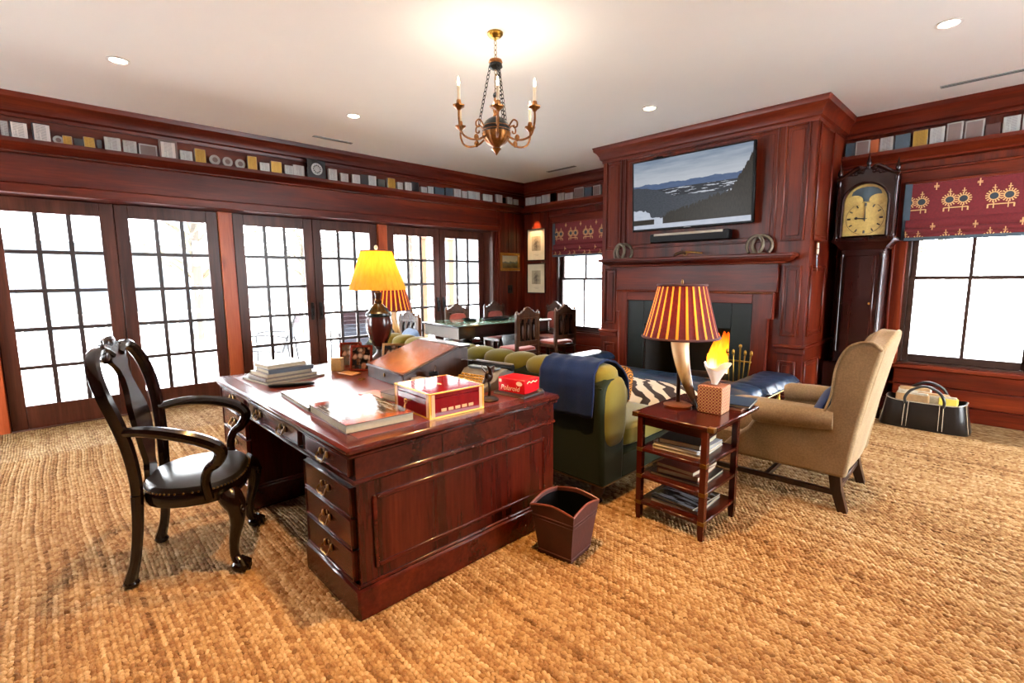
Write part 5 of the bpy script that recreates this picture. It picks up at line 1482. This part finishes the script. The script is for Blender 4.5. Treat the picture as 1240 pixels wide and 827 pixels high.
def text(body, size, loc, rot, par, name='lettering', shear=0.0, mat=None):
    cu = bpy.data.curves.new('lettering', 'FONT'); cu.body = body; cu.size = size; cu.extrude = .0004; cu.shear = shear; cu.align_x = 'CENTER'; cu.align_y = 'CENTER'
    o_ = bpy.data.objects.new(name, cu); COL.objects.link(o_); o_.parent = par; o_.location = loc; o_.rotation_euler = rot
    cu.materials.append(mat or cream)
    dg_ = bpy.context.evaluated_depsgraph_get(); me = bpy.data.meshes.new_from_object(o_.evaluated_get(dg_)); bpy.data.objects.remove(o_)
    o_ = bpy.data.objects.new(name, me); COL.objects.link(o_); o_.parent = par; o_.location = loc; o_.rotation_euler = rot; o_['kind'] = 'stuff'
    return o_
text('Polaroid', .042, (-.01, -rd - .0006, .026), (PI / 2, 0, 0), rb, shear=.25)
MB().lathe([(.022, 0), (.022, .0008), (.001, .0008)], 20).xf(Matrix.Translation((.06, -rd, .06)) @ Matrix.Rotation(PI / 2, 4, 'X') @ Matrix.Scale(.6, 4, (0, 1, 0))).build('printed_oval', cream, rb)
MB().box(-rw + .006, -rw + .026, -rd - .0008, -rd, rh - .028, rh - .01).build('printed_square', cream, rb)
MB().tube(smooth_path([(rw + .0004, -.05, .062), (rw + .0004, -.03, .072), (rw + .0004, -.01, .062), (rw + .0004, .01, .07), (rw + .0004, .03, .062), (rw + .0004, .05, .068)], 4), .003, 4).build('printed_script', cream, rb)
pb = thing('pebble_weight', 'dark rounded paperweight behind the red carton', 'paperweight', (-1.985, 2.135, z))
MB().blob((0, 0, .014), (.035, .028, .014), 1, 1, 8, 14).build('stone', plain('dark_stone', '#2a2624', .3), pb)

# photographs in frames
def snap(i):
    g = G('family_photograph_%d' % i); v = g.voronoi(g.scaled((26, 26, 26)), 1.0, 'Color')
    s_ = g.n.new('ShaderNodeSeparateColor'); g.t.links.new(v, s_.inputs[0])
    d = S(g, g.voronoi(g.scaled((26, 26, 26)), 1.0))
    c = g.ramp(S(g, s_.outputs[0]) * .6 + g.noise(g.co(), 70.0, 4.0) * .4, [(0.25, '#120e0c'), (0.45, '#4a2416'), (0.6, '#8a5c40'), (0.8, '#a08c78')])
    return g.done(g.mix((d * 2.6 - .75).max(0.0).min(1.0), c, ('#4a3c30', '#14100e', '#181c20')[i % 3]), .25, spec=.25)
def photo_frame(label, loc, rz, w, h, mat, i, lean=14):
    t = thing('photo_frame', label, 'photo frame', loc, math.radians(rz), 'framed photographs on the desk')
    R = Matrix.Rotation(math.radians(-lean), 4, 'X'); f = .018
    MB().box(-w, -w + f, 0, .014, 0, h, .003).box(w - f, w, 0, .014, 0, h, .003).box(-w + f, w - f, 0, .014, 0, f, .003).box(-w + f, w - f, 0, .014, h - f, h, .003).xf(R).build('frame', mat, t)
    MB().box(-w + f, w - f, .004, .008, f, h - f).xf(R).build('photograph', snap(i), t)
    MB().box(-w + .004, w - .004, .010, .0138, .004, h - .004).xf(R).build('backing', dark_wood, t)
    MB().box(-.02, .02, .0, .006, 0, h * .72).xf(Matrix.Translation((0, .012 + h * .42, 0)) @ Matrix.Rotation(math.radians(22), 4, 'X')).build('easel_back', dark_wood, t)
red_fr = wood('cherry_frame', '#3a100a', '#5e1e12', '#7a2c1a', 'Z', .25)
tan_fr = wood('tan_frame', '#5a3a20', '#8a6238', '#a87c4c', 'Z', .35)
photo_frame('cherry photo frame behind the small wooden box', (-3.63, 1.72, z), 52, .085, .20, red_fr, 0)
photo_frame('cherry photo frame with four portraits beside the wooden tablet', (-3.42, 1.70, z), 46, .085, .20, red_fr, 1)
photo_frame('tan wooden photo frame beside the writing slope', (-3.42, 1.98, z), 40, .10, .185, tan_fr, 2)
photo_frame('small tan photo frame half hidden behind the writing slope', (-3.36, 2.12, z), 30, .07, .17, tan_fr, 1)
photo_frame('dark photo frame behind the raised end of the writing slope', (-3.22, 2.14, z), 8, .09, .19, red_fr, 2)
bx = thing('wooden_box', 'small pale wooden block box before the photo frames', 'box', (-3.57, 1.59, z), math.radians(40))
MB().box(-.04, .04, -.03, .03, 0, .088, .003).build('box_body', plain('pale_oak', '#a88a58', .5, 0, .2, 25), bx); MB().box(-.041, .041, -.031, .031, .088, .10, .003).build('lid', plain('oak_lid', '#b89a68', .5), bx)
tab = MB().box(-.075, .075, -.045, .045, 0, .012, .004).build('wooden_tablet', plain('honey_wood', '#a9733a', .4, 0, .15, 25), loc=(-3.37, 1.59, z), rot=(0, 0, math.radians(12)))
tag(tab, 'small honey-coloured wooden tablet lying before the photo frames', 'tablet')
gb = thing('glass_ball', 'small blue and white glass ball beside the portrait frame', 'ornament', (-3.26, 1.72, z))
MB().blob((0, 0, .028), (.022, .022, .022), 1, 1, 10, 16).build('ball', plain('blue_glass', '#33507a', .05), gb); MB().lathe([(.014, 0), (.016, .004), (.01, .008)], 12).build('ball_stand', white_paint, gb)
rg = MB().tube([(.02 * math.cos(2 * PI * q / 16), .028 * math.sin(2 * PI * q / 16), .003) for q in range(17)], .003, 6).build('eyeglasses', old_brass, loc=(-3.13, 1.56, z), rot=(0, 0, .4))
tag(rg, 'thin brass ring lying before the writing slope', 'ring')

# ------------------------------------------------------------------ gold desk lamp
dl_ = thing('urn_lamp', 'lit table lamp with gold pleated shade and dark carved urn base on the desk', 'lamp', (-3.80, 2.08, z))
urn = plain('oxblood_urn', '#43160e', .2, 0, .2, 12)
grn = plain('dark_green_band', '#121d18', .25)
MB().lathe([(.085, 0), (.088, .02), (.06, .035), (.035, .06), (.03, .09), (.05, .12)], 28).build('lamp_base', dark_wood, dl_)
MB().lathe([(.05, .12), (.085, .19), (.108, .27), (.112, .33), (.10, .375)], 36, (0, 0, 0), lambda a, z_: 1 + .03 * math.cos(12 * a) * (z_ < .3)).build('urn_body', urn, dl_)
MB().lathe([(.108, .375), (.112, .39), (.108, .405), (.085, .42), (.075, .44), (.045, .47), (.03, .485)], 32).build('urn_shoulder', grn, dl_)
MB().lathe([(.028, .485), (.034, .50), (.02, .52), (.026, .55), (.03, .575), (.015, .59), (.012, .61)], 20).build('neck', dark_wood, dl_)
shade(dl_, .238, .128, .60, .925, SHADE_G, 22, False)
MB().tube([(.129 * math.cos(2 * PI * k / 40), .129 * math.sin(2 * PI * k / 40), .925) for k in range(41)], .005, 6).build('shade_band', shade_trim, dl_)
MB().blob((0, 0, .955), (.016, .016, .02), 1, 1, 8, 12).build('finial', ivory, dl_)
lamp_light(dl_, .83, 3.2)

# ------------------------------------------------------------------ tissue box and magazines on the tiered table
def fret_mat():
    g = G('red_gold_fret'); x, y, z_ = g.xyz()
    u = ((x + y) * 52.0); v = (z_ * 52.0)
    a = (u.fract() - .5).abs().gt(.3); b = (v.fract() - .5).abs().gt(.3)
    k = (u * .5 + v * .5).fract().gt(.5)
    f = g.math('ABSOLUTE', a - b) * .8 + k * .3
    return g.done(g.mix(f.gt(.6), '#6e1c18', '#b08a5a'), .6)
tbx = thing('tissue_box', 'square fretwork-patterned tissue box beside the horn lamp', 'tissue box', (-1.24, 2.90, .68), math.radians(4))
s_ = .073
MB().box(-s_, s_, -s_, s_, 0, .165, .004).build('box_body', fret_mat(), tbx)
MB().lathe([(.03, .165), (.034, .1662), (.03, .167)], 20).build('slot_rim', copper, tbx)
tis = plain('tissue_white', '#f0e9e0', .9, 0, .03)
def tis_fn(u, v):
    a = 2 * PI * u; r = .014 + .06 * v ** 1.1 * (1 + .35 * math.sin(3 * a + 1)); return (r * math.cos(a), r * .6 * math.sin(a), .16 + .12 * v * (1 + .22 * math.sin(2 * a + .6)))
MB().grid(tis_fn, 30, 8).build('tissue', tis, tbx)
G2 = 'reading on the tiered table'
book('magazine', 'magazine with red cover lying under others at the table top end', (-1.27, 3.12, .68), .30, .24, .012, 4, '#7a2a1a', 'x-', G2, 'magazine', art_cover())
book('magazine', 'dark blue magazine on top of the pile by the tissue box', (-1.235, 3.15, .692), .27, .24, .016, 9, '#1c3044', 'x-', G2, 'magazine')
rem = MB().box(-.02, .02, -.07, .07, 0, .016, .005).build('remote_control', black_plastic, loc=(-1.36, 2.97, .68), rot=(0, 0, -.5)); tag(rem, 'black remote control lying behind the tissue box', 'remote')
lev = {.122: (('magazine', 'magazine with mixed photo cover on the lowest table shelf', .30, .33, .02, 3, '#6a6460', art_cover()), ('magazine', 'dark magazine on the pile of the lowest table shelf', .28, .32, .012, -4, '#1a1614', art_cover())),
       .292: (('large_book', 'wide black book at the bottom of the middle shelf pile', .32, .33, .018, 2, '#14110f', None), ('hardback_book', 'brown hardback with cream pages on the middle table shelf', .25, .30, .03, 5, '#6a3018', None), ('hardback_book', 'red-brown hardback on top of the middle shelf pile', .24, .29, .026, -3, '#5a2014', None)),
       .462: (('large_book', 'pale grey book at the bottom of the upper shelf pile', .30, .33, .022, 3, '#b0aca4', None), ('large_book', 'silver magazine in the upper shelf pile', .28, .32, .016, -2, '#8c9098', None), ('large_book', 'black book on top of the upper shelf pile', .25, .30, .03, 6, '#0e0d0d', None))}
for zz, its in lev.items():
    for (nm, lb, w, d, h, rz, c, art) in its:
        book(nm, lb, (-1.335, 2.785, zz), w, d, h, rz, c, 'x-', G2, 'magazine' if nm == 'magazine' else 'book', art); zz += h + .0006
# ------------------------------------------------------------------ award blocks along the high ledges
def lined(name, c, ink_c, metal=.2, rough=.3):
    g = G(name); x, y, z_ = g.xyz()
    l = (z_ * 95.0).fract().lt(.28) * (x.abs().lt(.035)) * z_.gt(.02) * (g.noise(g.scaled((60, 60, 5)), 1.0, 1.0).gt(.42))
    n = g.noise(g.co(), 20.0, 2.0)
    return g.done(g.mix(l, g.mix(n, c, '#ffffff') if False else c, ink_c), rough, metal)
silver = lined('silver_face', '#a9a6a2', '#5a5654')
gold_f = lined('gold_face', '#9c7628', '#6a4a14', .45, .3)
clear_f = plain('smoky_acrylic', '#6a5650', .08, 0, .1); clear_edge = plain('acrylic_edge', '#98908a', .1, 0, .1)
blk = plain('black_block', '#16141a', .15)
navy_f = plain('blue_grey_block', '#39464f', .2)
rust_f = plain('orange_block', '#a6532c', .4)
red_f = plain('dark_red_block', '#4a2620', .4)
white_f = lined('white_face', '#d6d0c8', '#5a5450', 0, .5)
LEFT = [(-0.08, .05, .139, 's'), (0.01, .119, .145, 'k'), (.16, .125, .162, 'k'), (.275, .06, .08, 'd'), (.34, .07, .085, 'g'), (.42, .07, .075, 'b'), (.5, .085, .105, 'g'), (.575, .04, .09, 'b'), (.68, .13, .133, 's'), (.82, .115, .13, 's'), (.97, .16, .12, 'c'), (1.15, .165, .195, 'f'), (1.31, .12, .115, 's'), (1.44, .108, .15, 'g'), (1.58, .11, .11, 'd'), (1.71, .11, .11, 'd'), (1.85, .11, .11, 'd'), (1.98, .102, .16, 'g'), (2.11, .11, .105, 's'), (2.24, .125, .135, 'g'), (2.39, .107, .114, 's'), (2.52, .145, .139, 's'), (2.74, .24, .235, 'm'), (2.955, .115, .15, 's'), (3.11, .115, .114, 's'), (3.28, .115, .12, 's'), (3.405, .11, .14, 'b'), (3.54, .12, .145, 's'), (3.68, .12, .115, 'b'), (3.84, .125, .15, 'g'), (3.965, .09, .105, 's'), (4.105, .11, .12, 's'), (4.24, .12, .145, 'b'), (4.4, .11, .095, 's'), (4.525, .11, .115, 's'), (4.69, .18, .12, 'b'), (4.88, .155, .138, 'b'), (5.05, .145, .14, 's'), (5.19, .1, .12, 's'), (5.4, .25, .14, 's'), (5.68, .21, .12, 's'), (5.95, .15, .145, 's'), (6.085, .085, .11, 'b'), (6.22, .125, .135, 's'), (6.37, .11, .11, 's')]
BACK = [(-6.38, .12, .15, 's'), (-6.25, .11, .145, 's'), (-6.125, .11, .14, 's'), (-5.95, .2, .155, 's'), (-5.78, .115, .155, 'b'), (-5.59, .135, .135, 's'), (-5.41, .185, .115, 's'), (-5.2, .195, .17, 'c'), (-5.01, .15, .15, 'n'), (-4.84, .155, .16, 'c'),
        (-1.44, .09, .15, 'n'), (-1.325, .13, .155, 'c'), (-1.22, .075, .145, 'o'), (-1.115, .115, .15, 's'), (-.98, .13, .15, 'b'), (-.84, .12, .165, 'g'), (-.71, .115, .165, 's'), (-.58, .12, .18, 'c'), (-.44, .14, .175, 'c'), (-.31, .105, .11, 'r'), (-.19, .115, .15, 's'), (-.07, .105, .15, 's'), (.06, .11, .15, 's'), (.19, .12, .16, 'c')]
NAME = {'s': ('award_block', 'award block', 'silver-faced award block'), 'k': ('award_plaque', 'award block', 'white lettered plaque with black edge'), 'd': ('glass_disc', 'award', 'round clear glass award disc'), 'g': ('gold_award', 'award block', 'gold-faced award block'), 'b': ('black_award', 'award block', 'black award block'), 'c': ('acrylic_award', 'award block', 'smoky clear acrylic award block'), 'f': ('framed_award', 'award block', 'tall white certificate in a clear block'), 'm': ('medallion_plaque', 'award block', 'black square plaque with round silver medallion'), 'n': ('slate_award', 'award block', 'blue-grey award block'), 'o': ('orange_award', 'award block', 'orange award block'), 'r': ('red_award', 'award block', 'dark red low award block')}
def award(kind, w, h, loc, rz, where, grp):
    nm, cat, lb = NAME[kind]
    sz = 'low ' if h < .12 else 'tall ' if h > .158 else ''
    sz = 'wide ' if w > .17 else sz
    t = thing(nm, ((sz + lb) if kind not in 'fmdr' else lb) + ' on the high ledge ' + where, cat, loc, rz, grp)
    hw = w / 2; d = .022
    if kind == 'd':
        r = h / 2
        MB().lathe([(.001, -.012), (r * .97, -.012), (r, -.008), (r, .008), (r * .97, .012), (.001, .012)], 28).xf(Matrix.Translation((0, 0, r)) @ Matrix.Rotation(PI / 2, 4, 'X')).build('disc', clear_edge, t)
        MB().lathe([(r * .45, 0), (r * .5, .002), (r * .2, .003), (.001, .004)], 20).xf(Matrix.Translation((0, -.0125, r)) @ Matrix.Rotation(PI / 2, 4, 'X')).build('engraved_centre', clear_f, t)
        return t
    if kind == 'm':
        MB().box(-hw, hw, -.02, .02, 0, h, .004).build('plaque', blk, t)
        m = MB().lathe([(.001, .004), (.05, .004), (.072, .003), (.075, 0)], 28); m.xf(Matrix.Translation((0, -.02, h / 2)) @ Matrix.Rotation(PI / 2, 4, 'X')); md = m.build('medallion', silver, t)
        m = MB()
        for k in range(12):
            a = 2 * PI * k / 12; m.blob((.045 * math.cos(a), -.0245, h / 2 + .045 * math.sin(a)), (.008, .002, .008), 1, 1, 4, 6)
        m.build('medallion_relief', blk, md)
        return t
    body = {'s': clear_edge, 'k': blk, 'g': clear_edge, 'b': blk, 'c': clear_edge, 'f': clear_f, 'n': navy_f, 'o': rust_f, 'r': red_f}[kind]
    face = {'s': silver, 'k': white_f, 'g': gold_f, 'b': navy_f if w > .12 else blk, 'c': clear_f, 'f': white_f, 'n': navy_f, 'o': rust_f, 'r': red_f}[kind]
    MB().box(-hw, hw, -d, d, 0, h, .003).build('block', body, t)
    e = .004 if kind in 'skgb' else .014
    if kind == 'k': MB().box(-hw + .012, hw - .002, -d - .002, -d + .001, .004, h - .006).build('face_plate', face, t)
    elif kind == 'f': MB().box(-hw + .02, hw - .02, -d - .002, -d + .001, .016, h - .022).build('face_plate', face, t)
    else: MB().box(-hw + e, hw - e, -d - .002, -d + .001, e, h - e).build('face_plate', face, t)
    return t
for (y, w, h, k) in LEFT:
    award(k, w, h, (XL + .11 + .02 * math.sin(y * 37), y, 2.785), PI / 2 + math.radians(4 * math.sin(y * 53)), 'above the armchair doors' if y < 1.72 else 'above the desk doors' if y < 3.85 else 'above the dining doors' if y < 5.93 else 'above the gilt landscape', 'awards on the ledge above the glazed doors')
for (x, w, h, k) in BACK:
    cl = x < -3
    award(k, w, h, (x, YB - .10 - .015 * math.sin(x * 31), 2.785), math.radians(4 * math.sin(x * 47)), 'above the prints and dining window' if cl else 'above the clock and log bag', 'awards on the ledge above the dining window' if cl else 'awards on the ledge above the clock')

# ------------------------------------------------------------------ outdoors: snowy terrace, patio seats, railing, trees, house
snow_m = plain('snow', '#e8edf2', .9, 0, .04, .6)
struct('ground_snow', MB().box(-60, -6.95, -40, 60, -.5, -.18).box(-6.95, 40, YB + .22, 60, -.5, -.18).box(XR + .2, 40, -40, YB + .22, -.5, -.18).box(-6.95, XR + .2, -40, YF - .2, -.5, -.18), snow_m, 'snow-covered ground outside')
paving = plain('pale_paving', '#e4e4e2', .9, 0, .04, 2)
struct('terrace_paving', MB().box(-11.2, -6.96, -4, 9, -.18, -.02), paving, 'pale stone terrace outside the glazed doors')
wicker = plain('grey_wicker', '#141416', .7, 0, .15, 40)
strap = plain('grey_straps', '#3a3e46', .8, spec=.1); strap2 = plain('taupe_straps', '#30262a', .8, spec=.1)
def patio_chair(loc, rz, label):
    t = thing('patio_chair', label, 'patio chair', loc, rz, 'patio chairs on the terrace')
    for s in (-1, 1):
        MB().tube(smooth_path([(s * .33, .32, 0), (s * .33, .30, .3), (s * .33, .28, .58), (s * .33, -.1, .6), (s * .33, -.3, .56)], 5), .018, 8).build('side_frame', wicker, t)
        MB().tube([(s * .31, .25, .36), (s * .31, -.22, .32), (s * .31, -.45, .92)], .018, 8).build('back_frame', wicker, t)
        MB().tube([(s * .33, -.3, .56), (s * .33, -.36, 0)], .018, 8).build('leg', wicker, t)
    for k in range(9):
        f = k / 8; y = -.22 - .23 * f; zz = .34 + .57 * f
        MB().box(-.31, .31, y - .012, y + .012, zz - .034, zz + .034, .004).build('back_strap', strap if k < 6 else strap2, t)
    for k in range(6): MB().box(-.31, .31, -.2 + k * .085, -.13 + k * .085, .335 + .006 * k, .347 + .006 * k, .003).build('seat_strap', strap, t)
patio_chair((-8.35, 4.05, -.02), math.radians(80), 'strapped grey patio chair outside the doors behind the desk lamp')
patio_chair((-8.7, 2.75, -.02), math.radians(150), 'strapped patio chair turned sideways outside the middle doors')
cedar = plain('pale_cedar', '#4e3416', .8, 0, .15, 10)
for i, (x, y) in enumerate(((-8.6, 5.75), (-8.6, 6.45))):
    tag(MB().box(-.06, .06, -.06, .06, 0, 2.4, .008).box(-.09, .09, -.09, .09, 0, .12, .008).box(-.08, .08, -.08, .08, 2.3, 2.4, .008).build('porch_post', cedar, loc=(x, y, -.02)), 'pale cedar porch post outside the doors by the dining table', 'post', 'porch posts on the terrace')
rl = thing('terrace_railing', 'pale baluster railing along the terrace edge', 'railing', (-11.1, 2.5, -.02))
MB().box(-.04, .04, -6.4, 6.4, .88, .94, .01).build('top_rail', white_paint, rl); MB().box(-.03, .03, -6.4, 6.4, .1, .15, .01).build('bottom_rail', white_paint, rl)
b0 = None
for k in range(86):
    p = (0, -6.35 + k * .15, 0)
    if b0 is None: b0 = MB().box(-.018, .018, -.018, .018, .12, .9).build('baluster', white_paint, rl, loc=p)
    else: inst(b0, rl, p)
st_m = plain('grey_stone', '#9a968c', .9, 0, .2, 8)
un = thing('stone_urn', 'grey stone urn standing outside the door nearest the armchair', 'urn', (-7.75, -.27, -.02))
MB().lathe([(.11, 0), (.11, .05), (.06, .09), (.05, .13), (.1, .2), (.14, .3), (.145, .36), (.17, .39), (.15, .4)], 20).build('urn_bowl', st_m, un)
hs = thing('distant_house', 'pale grey gabled house beyond the terrace in the snow', 'house', (-24, 1.5, -.2))
wall_g = plain('grey_siding', '#3c4042', .8); roof_g = plain('snowy_roof', '#c9ced4', .9)
MB().box(-3, 3, -4, 4, 0, 3).build('house_wall', wall_g, hs)
MB().prism([(-4.4, 2.9), (4.4, 2.9), (0, 5.4)], -3.3, 3.3, 'yz').build('roof', roof_g, hs)
for y in (-2.5, 0, 2.5): MB().box(3, 3.06, y - .5, y + .5, 1, 2.3).build('window', plain('house_glass', '#5c6670', .2), hs)
hill_m = plain('snowy_woods', '#4a4e50', .95, 0, .5, .5)
def hill_fn(u, v):
    x = -48 + 26 * v * 0 - 4 * math.sin(u * 7); y = -45 + 110 * u
    return (-50 + 14 * (1 - v), y, -.4 + v * (7 + 3 * math.sin(u * 9) + 1.5 * math.sin(u * 23)))
MB().grid(hill_fn, 60, 6).build('hills', hill_m)['kind'] = 'structure'
bpy.data.objects['hills']['label'] = 'pale snow-covered wooded hillside in the distance'
bark = plain('pale_bark', '#2a231b', .95, 0, .3, 12); twig_m = plain('winter_twigs', '#3a3222', .95, 0, .2, 12)
def tree(loc, h, seed, label):
    rr = random.Random(seed)
    t = thing('bare_tree', label, 'tree', loc, 0, 'bare winter trees outside')
    MB().tube([(0, 0, 0), (.03 * h, 0, h * .4), (-.01 * h, .02 * h, h * .75), (0, 0, h)], [.03 * h, .022 * h, .012 * h, .003 * h], 8).build('trunk', bark, t)
    m = MB()
    for k in range(46):
        z0 = h * (.25 + .7 * rr.random()); a = rr.random() * 2 * PI; l = h * (.12 + .22 * rr.random()) * (1.25 - z0 / h)
        e = Vector((l * math.cos(a), l * math.sin(a), z0 + l * .6)); b_ = Vector((0, 0, z0))
        m.tube([b_, (b_ + e) / 2 + Vector((0, 0, .04 * h * rr.random())), e], [.006 * h, .004 * h, .0015 * h], 5)
        for q in range(4):
            f = .3 + .6 * rr.random(); c_ = b_ + (e - b_) * f; a2 = a + rr.uniform(-1.2, 1.2); l2 = l * .5
            m.tube([c_, c_ + Vector((l2 * math.cos(a2), l2 * math.sin(a2), l2 * .5))], [.003 * h, .001 * h], 4)
    m.build('branches', twig_m, t)['kind'] = 'stuff'
for i, (x, y, h, lb) in enumerate(((-14.5, 5.6, 5.5, 'bare winter tree past the terrace railing behind the desk lamp'), (-16, 3.2, 6, 'bare winter tree past the railing behind the middle doors'), (-13.5, 8.5, 5, 'bare winter tree past the railing behind the dining table'), (-15, -3, 6, 'bare winter tree past the railing behind the armchair'), (-4.9, 10.5, 4.5, 'bare winter tree outside the dining window'), (-7.9, 12, 5.5, 'bare winter tree farther out beyond the dining window'), (-2.2, 13.5, 6, 'bare winter tree outside the window over the log bag'), (3.6, 13.5, 6.5, 'bare winter tree farther out beyond the log bag window'))):
    tree((x, y, -.18), h, 11 + i, lb)
